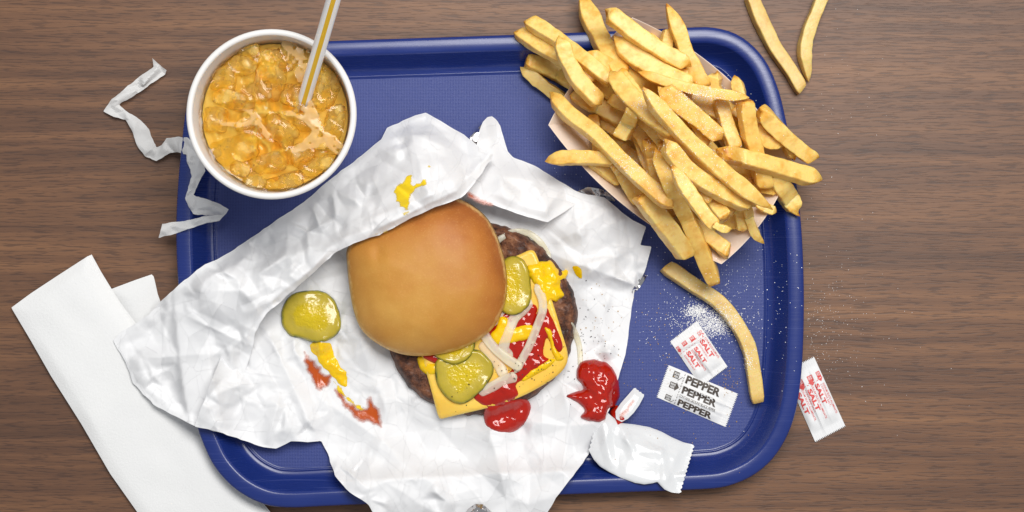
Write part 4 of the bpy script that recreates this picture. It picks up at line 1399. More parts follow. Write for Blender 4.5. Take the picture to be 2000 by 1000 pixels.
# ================================================================== french fries
def fry_mesh(name, pts, w, zs, mat, seed, tip=(0, 0), th=None, roll=None):
    """square-cut potato stick swept along photo points with heights zs (mm, axis)"""
    g = np.random.default_rng(seed)
    n, nc = 34, 20
    c = catmull(pts, n)
    W = [P(x, y, z) for (x, y), z in zip(c[:, :2], zs)]
    hw0 = w * 0.86 * S * 0.5 * (1 - float(np.mean(zs)) / 1150)
    hh0 = (th * 0.5e-3) if th else min(hw0 * 0.92, 0.0052)
    roll = g.uniform(-0.3, 0.3) if roll is None else roll
    tw = g.uniform(-0.25, 0.25)
    cs = []
    for kq in range(4):                                     # rounded square: flat faces, tight corners
        cxq, cyq = ((1, 1), (-1, 1), (-1, -1), (1, -1))[kq]
        rc = 0.2
        for aq in (0, 22, 45, 68, 90):
            t_ = math.radians(aq + 90 * kq)
            cs.append((cxq * (1 - rc) + rc * math.cos(t_), cyq * (1 - rc) + rc * math.sin(t_)))
    vs, br = [], []
    sk0, sk1 = g.uniform(-.5, .5), g.uniform(-.5, .5)
    for i in range(n):
        d = (W[min(i + 1, n - 1)] - W[max(i - 1, 0)]).normalized()
        sdv = d.cross(Vector((0, 0, 1))).normalized(); up = sdv.cross(d)
        t = i / (n - 1)
        k = 1 + 0.13 * float(fbm(np.array(t * 4.0), np.array(seed * 0.37), seed % 50, 2))
        for e, (tt, tp) in enumerate(((t, tip[0]), (1 - t, tip[1]))):
            if tp:  k *= min(1.0, (0.16 + (tt / (0.42 * tp)) ** 0.75)) if tt < 0.42 * tp else 1
        if i in (0, n - 1): k *= 0.78
        elif i in (1, n - 2): k *= 0.96
        ro = roll + tw * (t - 0.5)
        for x, y in cs:
            ca, sa_ = x, y
            corner = min(abs(x), abs(y)) / max(abs(x), abs(y), 1e-6)
            nz = 1 + 0.08 * float(fbm(np.array(t * 14 + ca), np.array(sa_ * 2 + seed), seed % 40, 2))
            X = x * hw0 * k * nz; Y = y * hh0 * min(1, k * 1.1) * nz
            Xr = X * math.cos(ro) - Y * math.sin(ro); Yr = X * math.sin(ro) + Y * math.cos(ro)
            lw = 0.0
            if t < 0.5: lw = sk0 * hw0 * 0.8 * x * max(0, 1 - t * 12)
            else: lw = sk1 * hw0 * 0.8 * x * max(0, 1 - (1 - t) * 12)
            vs.append(W[i] + sdv * Xr + up * Yr + d * lw)
            endb = max(0, 1 - min(t, 1 - t) * 9)
            br.append(min(1.2, 0.36 * corner ** 2.5 + 0.55 * endb + (0.22 * (tip[0] * max(0, 1 - t * 4) + tip[1] * max(0, 1 - (1 - t) * 4)))))
    fs = []
    for i in range(n - 1):
        for j in range(nc):
            q = (j + 1) % nc
            fs.append((i * nc + j, i * nc + q, (i + 1) * nc + q, (i + 1) * nc + j))
    b = len(vs)
    vs.append(W[0] - (W[1] - W[0]).normalized() * 0.0006); vs.append(W[-1] + (W[-1] - W[-2]).normalized() * 0.0006); br += [.9, .9]
    for j in range(nc):
        q = (j + 1) % nc
        fs.append((b, q, j)); fs.append((b + 1, (n - 1) * nc + j, (n - 1) * nc + q))
    return mk(name, np.array([tuple(v_) for v_ in vs]), fs, mat, attrs={'brown': br})


def settle(pts, w, th, n=34, sink=1.2, maxslope=0.42):
    """lay a stiff stick on whatever is below it: rests on two contacts either side of its middle"""
    refresh()
    c = catmull(pts, n)
    d = np.gradient(c[:, :2], axis=0); d /= np.linalg.norm(d, axis=1)[:, None]
    nr = np.stack([-d[:, 1], d[:, 0]], -1)
    req = np.array([max(hit(*(c[i, :2] + nr[i] * k * w * 0.32)) for k in (-1, 0, 1)) for i in range(n)]) + th * 0.5 - sink
    L = np.concatenate([[0], np.cumsum(np.linalg.norm(np.diff(c[:, :2], axis=0), axis=1))]) * S * 1e3
    mid = L[-1] / 2
    best = None
    for i in range(n):
        for j in range(i + 1, n):
            if L[i] <= mid <= L[j]:
                s = (req[j] - req[i]) / max(L[j] - L[i], 1e-6)
                if abs(s) > maxslope: continue
                z = req[i] + s * (L - L[i])
                ex = np.maximum(req - z, 0).max()
                cost = ex * 4 + (req[i] + s * (mid - L[i])) * 0.3
                if best is None or cost < best[0]: best = (cost, z, ex)
    z = best[1] if best else np.full(n, req.max())
    # let the stick flex a little over what it cannot clear
    z = np.maximum(z, 0) + 0.6 * np.convolve(np.pad(np.maximum(req - z, 0), 4, mode='edge'), np.ones(9) / 9, 'valid')
    return z


FG = 'french fries heaped in the carton'
# (px points, width px, tip sharpness, label) from the bottom of the heap to the top
FR = [
    ([(1200, 190), (1260, 240), (1330, 300)], 34, (0, 0), 'golden fry at the bottom of the carton under the heap near its middle'),
    ([(1250, 150), (1320, 200), (1400, 260)], 34, (0, 0), 'golden fry at the bottom of the carton under the salted fries'),
    ([(1180, 230), (1240, 290), (1310, 350)], 34, (0, 0), 'golden fry deep in the carton along its lower wall'),
    ([(1330, 330), (1380, 370), (1430, 400)], 34, (0, 0), 'golden fry deep in the carton towards its lower end'),
    ([(1250, 110), (1300, 150), (1350, 220)], 32, (0, 0), 'golden fry deep in the carton near its top wall'),
    ([(1370, 220), (1420, 270), (1450, 320)], 34, (0, 0), 'golden fry deep in the carton under the two upright fries'),
    ([(1160, 225), (1200, 250), (1270, 270)], 32, (0, 0), 'golden fry deep in the carton behind the long lower fry'),
    ([(1290, 350), (1330, 400), (1370, 430)], 32, (0, 0), 'golden fry deep in the carton under the longest protruding fry'),
    ([(1230, 180), (1300, 200), (1370, 290)], 32, (0, 0), 'golden fry second layer beneath the heap centre'),
    ([(1420, 330), (1460, 350), (1500, 352)], 32, (0, 0), 'golden fry under the flat topmost fry near carton end'),
    ([(1210, 290), (1265, 330), (1300, 375)], 32, (0, 0), 'golden fry second layer beneath the long lower fry'),
    ([(1400, 200), (1440, 230), (1470, 260)], 30, (0, 0), 'golden fry between the two upright fries'),
    ([(1215, 150), (1280, 165), (1345, 190)], 30, (0, 0), 'low fry seen between the wide upper fries'),
    ([(1190, 205), (1235, 195), (1290, 215)], 30, (0, 0), 'low fry seen behind the short pale stub'),
    ([(1380, 300), (1420, 315), (1475, 345)], 30, (0, 0), 'low fry seen under the flat topmost fry'),
    ([(1350, 250), (1385, 290), (1415, 335)], 28, (0, 0), 'low fry seen between wide flat fry and upright fries'),
    ([(1240, 330), (1275, 375), (1320, 420)], 30, (0, 0), 'low fry seen below the long lower fry'),
    ([(1430, 215), (1470, 240), (1505, 270)], 28, (0, 0), 'low fry seen beside the tallest upright fry'),
    ([(1310, 300), (1360, 345), (1415, 390)], 30, (0, 0), 'low fry seen between the diagonal fries'),
    ([(1180, 130), (1225, 150), (1270, 180)], 30, (0, 0), 'low fry seen beside the broad upright fry'),
    ([(1262, 70), (1290, 92), (1320, 118)], 26, (0, 0), 'small dark fry end behind the uppermost long fry'),
    ([(1308, 56), (1302, 78), (1300, 108)], 26, (.4, 0), 'short fry stub standing against carton wall below pointed upright fry'),
    ([(1398, 142), (1394, 165), (1400, 195)], 30, (.5, 0), 'short fry stub leaning on the upper carton wall'),
    ([(1436, 148), (1442, 172), (1452, 205)], 26, (.8, 0), 'pointed fry tip beside the stub on upper carton wall'),
    ([(1160, 225), (1165, 262), (1172, 310)], 24, (0, 0), 'thin fry standing behind the long lower fry'),
    ([(1158, 315), (1185, 335), (1216, 356)], 30, (0, .4), 'flat fry lying on lower carton wall under the sideways pointed fry'),
    ([(1470, 366), (1495, 370), (1520, 374)], 18, (0, .4), 'thin yellow fry end at the lower end wall'),
    ([(1480, 396), (1496, 406), (1516, 414)], 22, (0, .6), 'tiny fry tip resting on lower end wall'),
    ([(1520, 262), (1538, 285), (1550, 312)], 22, (0, .5), 'fry end tucked under the thick rim fry'),
    ([(1476, 250), (1500, 276), (1534, 276)], 30, (0, .7), 'curled flat fry piece under the thick rim fry'),
    ([(1130, 128), (1165, 158), (1215, 200)], 36, (0, 0), 'thick fry lying low below the crossing upright fry'),
    ([(1142, 104), (1185, 130), (1240, 160), (1285, 190)], 38, (.3, 0), 'wide fry lying back between the top fries'),
    ([(1370, 395), (1412, 418), (1450, 436)], 38, (0, .3), 'thick buried fry near lower corner of carton'),
    ([(1436, 395), (1444, 420), (1450, 452)], 24, (0, .3), 'small upright fry near thin curled fry at lower end'),
    ([(1345, 430), (1385, 462), (1424, 492)], 34, (0, 0), 'blunt fry pointing into the lower corner of carton'),
    ([(1340, 360), (1390, 388), (1446, 408)], 32, (0, .4), 'brownish fry half buried below the pale thick fry'),
    ([(1262, 255), (1282, 300), (1308, 370)], 34, (0, 0), 'buried fry with dark tip behind narrow upright fry'),
    ([(1248, 212), (1244, 260), (1264, 320), (1296, 372)], 24, (0, .2), 'narrow upright fry in the heap middle'),
    ([(1330, 185), (1362, 196), (1410, 225)], 38, (0, 0), 'heavily salted fry under the long horizontal fry'),
    ([(1020, 132), (1058, 164), (1102, 196)], 28, (.3, 0), 'OLD'),
    ([(1014, 64), (1055, 90), (1110, 122), (1160, 160)], 32, (0, 0), 'lower of two parallel fries sticking out over top tray edge'),
    ([(1034, 42), (1082, 72), (1134, 112), (1192, 158)], 32, (0, 0), 'upper of two parallel fries sticking out over top tray edge'),
    ([(1028, 118), (1070, 134), (1120, 160), (1160, 180)], 34, (0, 0), 'fry sticking out below the two parallel fries over the tray'),
    ([(1134, -14), (1156, 42), (1184, 98), (1216, 148)], 42, (.8, 0), 'broad upright fry reaching the top picture edge'),
    ([(1302, 8), (1324, 58), (1344, 112), (1376, 168)], 34, (.9, 0), 'dark pointed upright fry poking above the upper tray rim'),
    ([(1204, 72), (1238, 108), (1292, 142), (1356, 172)], 42, (.4, .2), 'wide fry just below the uppermost long fry'),
    ([(1184, 22), (1220, 50), (1272, 88), (1346, 130)], 36, (.2, .2), 'uppermost long fry lying across the upper carton corner'),
    ([(1288, 248), (1340, 295), (1420, 362)], 30, (0, 0), 'shaded fry between the two long diagonal fries'),
    ([(1066, 314), (1110, 308), (1160, 309), (1204, 312)], 32, (.6, 0), 'pointed fry sticking sideways over the lower carton wall towards wrapper'),
    ([(1204, 312), (1224, 350), (1246, 388)], 38, (0, 0), 'blunt thick fry below the long lower fry'),
    ([(1252, 382), (1292, 432), (1342, 502)], 42, (0, 0), 'thick fry resting over lower carton wall beside the longest protruding fry'),
    ([(1122, 180), (1165, 206), (1218, 236)], 38, (0, 0), 'thick fry above the long lower fry near carton corner'),
    ([(1094, 72), (1108, 118), (1134, 162), (1174, 204)], 36, (.3, .2), 'upright fry crossing over the parallel fries'),
    ([(1074, 182), (1112, 224), (1160, 260), (1204, 304), (1256, 354), (1316, 404)], 34, (.2, .2), 'long lower fry running from carton corner along heap front'),
    ([(1455, 196), (1462, 250), (1476, 302), (1494, 364)], 36, (0, 0), 'tall upright fry nearest to the thick rim fry'),
    ([(1405, 192), (1418, 240), (1436, 290)], 32, (0, 0), 'upright fry with salted top inside of the tallest upright'),
    ([(1510, 338), (1534, 378), (1560, 416)], 42, (0, .5), 'wide fry pointing down off the carton end over tray rim'),
    ([(1484, 214), (1520, 254), (1558, 288), (1586, 310)], 34, (.2, 0), 'thick rim fry hanging past the carton end over tray rim'),
    ([(1196, 140), (1226, 182), (1276, 228), (1324, 262)], 40, (.3, .2), 'broad fry in the heap centre above short stub'),
    ([(1240, 210), (1228, 240), (1212, 270)], 34, (0, 0), 'short pale stub lying across the heap near the long lower fry'),
    ([(1298, 276), (1340, 330), (1402, 372), (1470, 404)], 36, (.2, .2), 'pale thick fry parallel to and below the longest diagonal fry'),
    ([(1255, 172), (1312, 240), (1372, 300), (1434, 354), (1504, 408)], 36, (.4, .5), 'longest diagonal fry crossing the whole heap to the lower end'),
    ([(1248, 140), (1302, 160), (1382, 180), (1462, 190)], 24, (.4, .4), 'thin long horizontal fry dusted with salt'),
    ([(1290, 170), (1330, 204), (1376, 242), (1408, 272)], 42, (.3, .2), 'wide flat fry under the horizontal salted fry'),
    ([(1458, 402), (1468, 440), (1478, 460), (1492, 474)], 20, (0, .9), 'thin curled pointed fry hanging over the lower end wall'),
    ([(1312, 324), (1346, 376), (1384, 428), (1404, 446)], 30, (.6, .2), 'curved fry beside the longest protruding fry'),
    ([(1394, 438), (1410, 446), (1428, 448)], 16, (0, .8), 'tiny fry tip under the curved fry end'),
    ([(1282, 290), (1310, 362), (1350, 444), (1396, 552)], 34, (.3, 0), 'longest protruding fry hanging over carton towards the seasoning sachets'),
    ([(1412, 300), (1470, 314), (1540, 334), (1604, 352)], 36, (0, .4), 'flat topmost fry sticking out over the tray edge to the table'),
]
_mid = [i for i, f_ in enumerate(FR) if f_[3] == 'OLD'][0]
_gx = np.random.default_rng(5)
_extra = []
_XL = ['half buried fry in the heap, ' + t for t in (
    'nearest the upper carton corner', 'by the pointed upright fry', 'under the uppermost long fry', 'under the wide fry below the uppermost one', 'beside the crossing upright fry',
    'next to the short pale stub', 'under the longest diagonal fry', 'by the wide flat fry', 'near the salted upright fry', 'near the tallest upright fry', 'close to the thick rim fry',
    'under the pale thick fry', 'beside the narrow upright fry', 'near the lower end wall', 'near the lower corner of the carton', 'under the long lower fry')]
while len(_extra) < 16:                                         # buried second-layer fries that show only in the gaps
    cx_, cy_ = _gx.uniform(1170, 1470), _gx.uniform(120, 430)
    if poly_sd(np.array([cx_]), np.array([cy_]), [tuple(q) for q in base_c])[0][0] < -8: continue
    an = math.radians(_gx.normal(47, 16)); ln = _gx.uniform(42, 66); bw = _gx.uniform(-8, 8)
    dx_, dy_ = math.cos(an) * ln, math.sin(an) * ln
    _extra.append(([(cx_ - dx_, cy_ - dy_), (cx_ + bw, cy_ - bw), (cx_ + dx_, cy_ + dy_)], _gx.uniform(26, 33), (0, 0), _XL[len(_extra)]))
_anch = [(1230, 110), (1345, 130), (1260, 90), (1290, 150), (1140, 150), (1215, 245), (1380, 310), (1350, 220), (1420, 245), (1465, 260), (1510, 260), (1400, 370), (1255, 280), (1480, 380), (1400, 450), (1200, 300)]
_left = list(range(16)); _new = []
for pts_, w_2, tp_, _ in _extra:                                 # each takes the description of the nearest landmark still free
    j_ = min(_left, key=lambda q: (pts_[1][0] - _anch[q][0]) ** 2 + (pts_[1][1] - _anch[q][1]) ** 2); _left.remove(j_)
    _new.append((pts_, w_2, tp_, _XL[j_]))
FR[_mid:_mid] = _new
for i, (pts, w, tip, lab) in enumerate(FR):
    th = min(w * 0.34 * 0.86, 10.0)
    if lab == 'OLD':
        z = np.full(34, 3.0 + th / 2)
        o = fry_mesh('french_fry', pts, w, z, MAT['fry_old'], 500 + i, tip, th)
        tag(o, 'dull greenish fry lying on the tray half under the carton corner', 'fry', 'loose fries off the carton')
        continue
    z = settle(pts, w, th)
    o = fry_mesh('french_fry', pts, w, z, MAT['fry'], 500 + i, tip, th)
    tag(o, lab, 'fry', FG)

LG = 'loose fries off the carton'
for i, (pts, w, tip, z, mt, lab) in enumerate((
        ([(1466, -8), (1486, 40), (1512, 92), (1542, 136), (1566, 176)], 29, (0, 0), 4.6, 'fry_old', 'straight loose fry lying on the table beyond upper tray corner'),
        ([(1608, -12), (1592, 28), (1578, 64), (1571, 104), (1580, 158)], 28, (0, .8), 4.4, 'fry_old', 'curved pointed loose fry on the table beside the straight one'),
        ([(1300, 520), (1346, 552), (1396, 584), (1434, 626), (1462, 678), (1472, 730), (1480, 786)], 32, (0, 0), 8.0, 'fry_old', 'long bent loose fry on the tray floor beside the salt spill'))):
    o = fry_mesh('french_fry', pts, w, np.full(34, z), MAT[mt], 700 + i, tip, 9.0, roll=0.1)
    tag(o, lab, 'fry', LG)

# ================================================================== sachets
def text_mesh(body, bold=0.02):
    cu = bpy.data.curves.new('t', 'FONT'); cu.body = body; cu.size = 1.0; cu.offset = bold; cu.resolution_u = 3
    ob = bpy.data.objects.new('t', cu); COL.objects.link(ob); refresh()
    me = bpy.data.meshes.new_from_object(ob.evaluated_get(bpy.context.evaluated_depsgraph_get()))
    bm = bmesh.new(); bm.from_mesh(me)
    bmesh.ops.triangulate(bm, faces=bm.faces)
    for _ in range(2):
        bmesh.ops.subdivide_edges(bm, edges=[e for e in bm.edges if e.calc_length() > 0.22], cuts=1)
        bmesh.ops.triangulate(bm, faces=[f for f in bm.faces if len(f.verts) > 3])
    V = np.array([(v_.co.x, v_.co.y) for v_ in bm.verts]); F = [tuple(v_.index for v_ in f.verts) for f in bm.faces]
    bm.free(); bpy.data.meshes.remove(me); bpy.data.objects.remove(ob); bpy.data.curves.remove(cu)
    V[:, 0] -= V[:, 0].min(); V[:, 0] /= V[:, 0].max()
    V[:, 1] -= V[:, 1].min(); V[:, 1] /= max(V[:, 1].max(), 1e-6)
    return V, F


_tc = {}


def text(body, bold):
    if (body, bold) not in _tc: _tc[(body, bold)] = text_mesh(body, bold)
    V, F = _tc[(body, bold)]
    return V.copy(), F


class Sachet:
    """flat pillow packet; a runs along it, b across it"""
    def __init__(self, name, label, c00, c10, c11, c01, z0, mat, puff, seed, creases, group=None, tilt=(0, 0)):
        self.c = [np.array(q, float) for q in (c00, c10, c11, c01)]
        self.z0, self.puff, self.seed, self.cr, self.tilt = z0, puff, seed, creases, tilt
        m = sum(self.c) / 4
        self.o = thing(name, label, 'sachet', P(m[0], m[1], z0), group)
        na_, nb = 64, 40
        A, B = np.meshgrid(np.linspace(0, 1, na_), np.linspace(0, 1, nb), indexing='ij')
        jag = 0.012 * ((np.arange(nb) % 2) * 2 - 1)
        A[0, :] += jag; A[-1, :] += jag
        top = self.at(A, B)
        bot = self.at(A, B, bottom=True)
        n = na_ * nb
        F = np.array([(i * nb + j, (i + 1) * nb + j, (i + 1) * nb + j + 1, i * nb + j + 1) for i in range(na_ - 1) for j in range(nb - 1)])
        V = np.concatenate([top.reshape(-1, 3), bot.reshape(-1, 3)])
        ring = [i * nb for i in range(na_)] + [(na_ - 1) * nb + j for j in range(1, nb)] + [i * nb + nb - 1 for i in range(na_ - 2, -1, -1)] + [j for j in range(nb - 2, 0, -1)]
        side = np.array([(ring[k], ring[(k + 1) % len(ring)], ring[(k + 1) % len(ring)] + n, ring[k] + n) for k in range(len(ring))])
        self.body = mk('packet', V, np.concatenate([F, F[:, ::-1] + n, side]), mat, self.o, sharp=50)

    def xy(self, a, b):
        c00, c10, c11, c01 = self.c
        return [(1 - a) * (1 - b) * c00[k] + a * (1 - b) * c10[k] + a * b * c11[k] + (1 - a) * b * c01[k] for k in (0, 1)]

    def zt(self, a, b):
        body = np.clip(np.minimum(a - 0.10, 0.90 - a) / 0.16, 0, 1); side = np.clip(np.minimum(b, 1 - b) / 0.2, 0, 1)
        pl = np.sin(np.clip(body, 0, 1) * np.pi / 2) * np.sin(side * np.pi / 2)
        z = self.puff * pl * (0.7 + 0.6 * vn(a * 3, b * 2.5, self.seed))
        for (a0, b0, a1, b1, w, h) in self.cr:
            z = z + ridge(a, b, a0, b0, a1, b1, w, h)
        crimp = ((a < 0.11) | (a > 0.89)) * 0.16 * np.sin(b * 2 * np.pi * 13)
        z = z + crimp + 0.35 * fbm(a * 6, b * 4, self.seed + 3, 2) * (0.4 + pl)
        return np.maximum(z, 0) + 0.45

    def at(self, a, b, bottom=False, up=0.0):
        x, y = self.xy(a, b)
        zb = self.z0 + self.tilt[0] * a + self.tilt[1] * b
        return PA(x, y, zb + (0.05 if bottom else self.zt(a, b) + up))

    def flat(self, name, V, F, mat, up=0.10):
        mk(name, self.at(V[:, 0], V[:, 1], up=up), F, mat, self.body, smooth=False)

    def write(self, name, body, a0, a1, b0, b1, mat, bold=0.02, up=0.12):
        V, F = text(body, bold)
        V[:, 0] = a0 + V[:, 0] * (a1 - a0); V[:, 1] = b0 + V[:, 1] * (b1 - b0)
        self.flat(name, V, F, mat, up)

    def arrow(self, a0, a1, b0, b1, mat):
        bm_ = (b0 + b1) / 2; w = (b1 - b0)
        am = a0 + (a1 - a0) * 0.62
        n = 6
        q = [(a0 + (am - a0) * i / n, b0 + w * .12 + w * .76 * j / n) for i in range(n + 1) for j in range(n + 1)]
        F = [(i * (n + 1) + j, (i + 1) * (n + 1) + j, (i + 1) * (n + 1) + j + 1, i * (n + 1) + j + 1) for i in range(n) for j in range(n)]
        k = len(q)
        q += [(am, b0 - w * .06), (a1, bm_), (am, b1 + w * .06)]
        F.append((k, k + 1, k + 2))
        self.flat('arrow_print', np.array(q), F, mat, 0.10)

    def dash(self, a, mat, n=11, w=0.008):
        q = []; F = []
        for i in range(n):
            b0 = 0.03 + 0.94 * i / n; b1 = b0 + 0.94 / n * 0.6; k = len(q)
            q += [(a, b0), (a + w, b0), (a + w, b1), (a, b1)]; F.append((k, k + 1, k + 2, k + 3))
        self.flat('tear_line_print', np.array(q), F, mat, 0.10)


SG = 'seasoning sachets'
pep = Sachet('pepper_sachet', 'white pepper sachet with bold black lettering lying on the tray', (1283, 776), (1417, 834), (1441, 769), (1306, 713), 3.1, MAT['packet'], 1.6, 3,
             [(0.18, .62, 1, .56, .07, 1.3), (.2, .28, 1, .30, .06, .9), (.24, 0, .30, 1, .05, .6)], SG)
for b0, b1, h in ((.68, .96, 1), (.37, .63, 1), (.01, .235, 1)):
    pep.write('pepper_lettering', 'PEPPER', .285, .78, b0 + .02, b1 - .02, MAT['black'], 0.045)
    pep.arrow(.10, .235, b0 + .01, b1 - .01, MAT['black'])
    pep.write('break_here_print', 'BREAK', .11, .185, b0 + (b1 - b0) * .53, b0 + (b1 - b0) * .76, MAT['white'], 0.02, 0.2)
    pep.write('break_here_print', 'HERE', .115, .175, b0 + (b1 - b0) * .22, b0 + (b1 - b0) * .46, MAT['white'], 0.02, 0.2)
pep.write('small_print', 'CONTAINS GROUND BLACK PEPPER.', .27, .80, .265, .345, MAT['black'], 0.008)
pep.dash(.248, MAT['black'])


def salt(label, c, z0, seed, creases, rows, tilt=(0, 0)):
    s = Sachet('salt_sachet', label, *c, z0, MAT['packet'], 2.0, seed, creases, SG, tilt)
    for kind, b0, b1, a0, a1 in rows:
        if kind == 'S': s.write('salt_lettering', 'SALT', a0, a1, b0, b1, MAT['red'], 0.045)
        if kind == 'c': s.write('small_print', 'CONTAINS SALT,', a0, a1, b0, b1, MAT['red'], 0.012)
        if kind == 'a': s.write('small_print', 'SODIUM SILICO ALUMINATE.', a0, a1, b0, b1, MAT['red'], 0.012)
        if kind == '>':
            s.arrow(a0, a1, b0, b1, MAT['red'])
            s.write('break_here_print', 'BREAK', a0 + .01, a0 + .06, b0 + (b1 - b0) * .53, b0 + (b1 - b0) * .78, MAT['white'], 0.01, 0.2)
            s.write('break_here_print', 'HERE', a0 + .01, a0 + .055, b0 + (b1 - b0) * .22, b0 + (b1 - b0) * .46, MAT['white'], 0.01, 0.2)
    s.dash(.295, MAT['red'], 9)
    return s


salt('salt sachet with red lettering leaning on the pepper sachet by the spilled salt', ((1309, 667), (1369, 755), (1421, 716), (1361, 627)), 3.1, 11,
     [(.3, .45, 1, .5, .08, 1.6), (.22, .1, .32, .95, .06, 1.5), (.3, .5, .6, .3, .06, -.8)],
     [('a', .90, .96, .33, .78), ('S', .72, .87, .32, .70), ('c', .63, .69, .36, .66), ('S', .46, .58, .36, .70), ('a', .36, .42, .36, .82), ('S', .19, .33, .34, .70), ('c', .09, .15, .36, .70),
      ('>', .78, .98, .17, .30), ('>', .50, .70, .16, .29), ('>', .22, .42, .15, .28), ('>', .02, .14, .15, .28)], (0.8, 0.6))
salt('salt sachet with red lettering on the table half under the tray rim', ((1532, 726), (1592, 863), (1651, 832), (1590, 697)), 0.3, 17,
     [(.1, .42, 1, .38, .07, 1.4), (.1, .72, .9, .70, .05, .9)],
     [('a', .90, .96, .36, .80), ('c', .82, .88, .36, .68), ('S', .66, .80, .33, .62), ('a', .56, .62, .30, .80), ('S', .40, .54, .35, .66), ('c', .32, .38, .34, .66), ('a', .24, .30, .28, .76), ('S', .06, .20, .33, .64),
      ('>', .82, .98, .19, .33), ('>', .52, .74, .19, .33), ('>', .20, .42, .19, .33)])

# torn ketchup sachet
def zig(a, b, n, d):
    a, b = np.array(a, float), np.array(b, float)
    v_ = b - a; nn = np.array([v_[1], -v_[0]]) / np.linalg.norm(v_)
    return [tuple(a + v_ * i / n + nn * (d if i % 2 else -d)) for i in range(n + 1)]


KP = zig((1150, 882), (1171, 797), 20, 1.6) + [(1180, 800), (1196, 814), (1212, 826), (1240, 829), (1268, 834), (1292, 843), (1312, 854), (1335, 864)] + zig((1356, 869), (1328, 964), 24, 2.0) + \
     [(1312, 962), (1298, 956), (1290, 948), (1284, 941), (1274, 944), (1258, 946), (1240, 943), (1215, 934), (1190, 922), (1172, 911), (1160, 898)]
kp = thing('ketchup_sachet', 'torn open white ketchup sachet lying over the lower tray rim', 'sachet', P(1250, 885, 8))
X, Y, D, F = sheet_grid(np.array(KP), 2.6)
kz = rbf([(1150, 882, 12), (1171, 797, 12), (1240, 829, 9), (1356, 869, 10), (1328, 964, 24), (1284, 941, 24), (1215, 934, 21), (1172, 911, 16), (1250, 890, 15), (1190, 850, 13), (1310, 900, 15)])
g1 = facets(77, 34, (1100, 760, 1400, 1000))
inn = np.clip(D / 22, 0, 1)
uu = ((X - 1160) * 0.93 + (Y - 840) * 0.36) / 190
seal = np.clip(np.minimum(uu - 0.02, 1.0 - uu) / 0.12, 0, 1)
Z = np.maximum(kz(X, Y) + 3.0 * np.sqrt(inn) * seal + 1.1 * inn * g1(X, Y), tray_z(X, Y) + 0.7)
Z = Z + ridge(X, Y, 1170, 800, 1195, 915, 14, 2.0) + ridge(X, Y, 1200, 850, 1330, 900, 20, 1.6) + ridge(X, Y, 1210, 820, 1240, 900, 12, 1.4) + ridge(X, Y, 1290, 860, 1300, 945, 12, 1.2)
Z = Z + ((X > 0) & (seal < 0.3)) * 0.18 * np.sin(((Y - 800) * 0.95 - (X - 1160) * 0.3) * 1.2)
V = np.concatenate([PA(X, Y, Z), PA(X, Y, np.maximum(Z - 0.3 - 1.5 * inn * seal, tray_z(X, Y) + 0.3))])
mk('packet', V, both(F, len(X)), MAT['gloss'], kp, sharp=45)
TP = zig((1239, 757), (1259, 772), 8, 1.3) + [(1248, 792), (1238, 806), (1226, 818), (1214, 824), (1203, 818), (1202, 803), (1212, 788), (1226, 772)]
X, Y, D, F = sheet_grid(np.array(TP), 2.4)
Z = 6.5 + 0.10 * (Y - 757) + 1.2 * g1(X * 1.0, Y * 1.0) + 1.0 * np.clip(D / 8, 0, 1)
o = mk('torn_corner', np.concatenate([PA(X, Y, Z), PA(X, Y, Z - 0.3)]), both(F, len(X)), MAT['gloss'], kp)
blob('ketchup_drip', [(1192, 800), (1206, 792), (1212, 806), (1222, 818), (1214, 826), (1206, 834), (1199, 822), (1192, 812)], 2.2, MAT['ketchup'], 'ketchup oozing from the torn mouth of the white sachet', 'ketchup', KG, edge=8, seed=145, lump=0.5)
film('ketchup_smear', [(1208, 806), (1222, 792), (1236, 778), (1242, 784), (1232, 802), (1222, 816), (1212, 820)], MAT['smear_k'], 'orange ketchup film on the torn strip of sachet', 'ketchup', KG,
     lambda X, Y: 6.5 + 0.10 * (Y - 757) + 1.2 * g1(X, Y) + 1.0, 147, jit=2)

# ================================================================== salt and pepper grains
refresh()
_cube = np.array([(x, y, z) for x in (-1, 1) for y in (-1, 1) for z in (-1, 1)], float)
_cf = [(0, 1, 3, 2), (4, 6, 7, 5), (0, 4, 5, 1), (2, 3, 7, 6), (0, 2, 6, 4), (1, 5, 7, 3)]


def grains(name, pts, size, mat, label, cat, seed):
    g = np.random.default_rng(seed)
    V, F = [], []
    for px, py in pts:
        z = hit(px, py)
        c = np.array(P(px, py, z))
        s = size * g.uniform(0.6, 1.5) * 1e-3 * 0.5
        a = g.uniform(0, 6.28); ca, sa_ = math.cos(a), math.sin(a)
        q = _cube * s * g.uniform(.7, 1.2, 3)
        t = g.uniform(-.5, .5)
        q = np.stack([q[:, 0] * ca - q[:, 1] * sa_, q[:, 0] * sa_ + q[:, 1] * ca, q[:, 2] + t * q[:, 0]], -1) + c + (0, 0, s * 0.6)
        k = len(V) * 8
        V.append(q); F += [tuple(k + i for i in f_) for f_ in _cf]
    o = mk(name, np.concatenate(V), F, mat, smooth=False)
    tag(o, label, cat, kind='stuff')
    return o


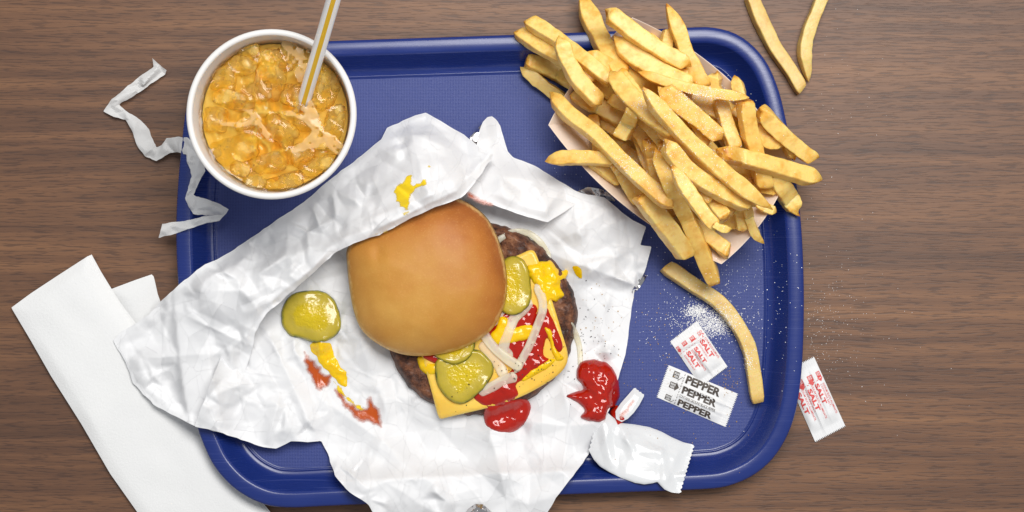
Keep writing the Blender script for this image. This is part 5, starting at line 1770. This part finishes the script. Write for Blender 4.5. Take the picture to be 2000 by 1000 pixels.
gr = np.random.default_rng(99)
nrm = lambda cx, cy, sx, sy, n: np.stack([gr.normal(cx, sx, n), gr.normal(cy, sy, n)], -1)
pile = np.concatenate([nrm(1392, 632, 22, 13, 1700), nrm(1360, 608, 11, 6, 700), nrm(1372, 620, 40, 22, 350), nrm(1400, 630, 70, 50, 240), nrm(1480, 590, 60, 70, 100), nrm(1420, 545, 70, 40, 100), nrm(1340, 600, 60, 50, 150), nrm(1462, 705, 6, 12, 120)])
pile = pile[(pile[:, 0] > 1240) & (pile[:, 0] < 1566)]
grains('spilled_salt', pile, 0.33, MAT['salt'], 'white salt grains spilled on the blue tray floor', 'salt', 1)
tab = np.concatenate([nrm(1620, 640, 45, 60, 170), nrm(1680, 650, 80, 90, 60), nrm(1600, 640, 25, 60, 90), nrm(1620, 200, 60, 160, 60)])
tab = tab[tab[:, 0] > 1576]
grains('spilled_salt', tab, 0.23, MAT['salt'], 'white salt grains scattered on the wood beside the tray', 'salt', 2)
fs_ = np.concatenate([nrm(1365, 186, 26, 7, 420), nrm(1390, 200, 30, 12, 250), nrm(1310, 230, 60, 30, 250), nrm(1230, 325, 16, 14, 200), nrm(1300, 300, 90, 60, 800), nrm(1350, 330, 80, 60, 500), nrm(1250, 205, 10, 8, 60), nrm(1395, 250, 20, 20, 120)])
grains('salt_dusting', fs_, 0.27, MAT['salt'], 'white salt dusted over the heaped french fries', 'salt', 3)
pp = np.concatenate([nrm(1030, 728, 28, 16, 46), nrm(1060, 690, 22, 18, 22), nrm(1150, 640, 22, 34, 34), nrm(1170, 690, 20, 30, 20), nrm(915, 760, 22, 20, 12), nrm(1090, 750, 30, 30, 14), nrm(1150, 760, 40, 40, 12)])
grains('pepper_flakes', pp, 0.45, MAT['pepper'], 'black pepper specks on the cheese and wrapper', 'pepper', 4)
pt = np.concatenate([nrm(1424, 748, 12, 14, 46), nrm(1290, 690, 36, 45, 46), nrm(1350, 820, 90, 50, 36), nrm(1180, 650, 26, 50, 40), nrm(1280, 640, 30, 30, 20)])
pt = pt[(pt[:, 0] < 1500)]
grains('pepper_flakes', pt, 0.42, MAT['tan'], 'tan pepper flecks spilled on the tray near the pepper sachet', 'pepper', 5)
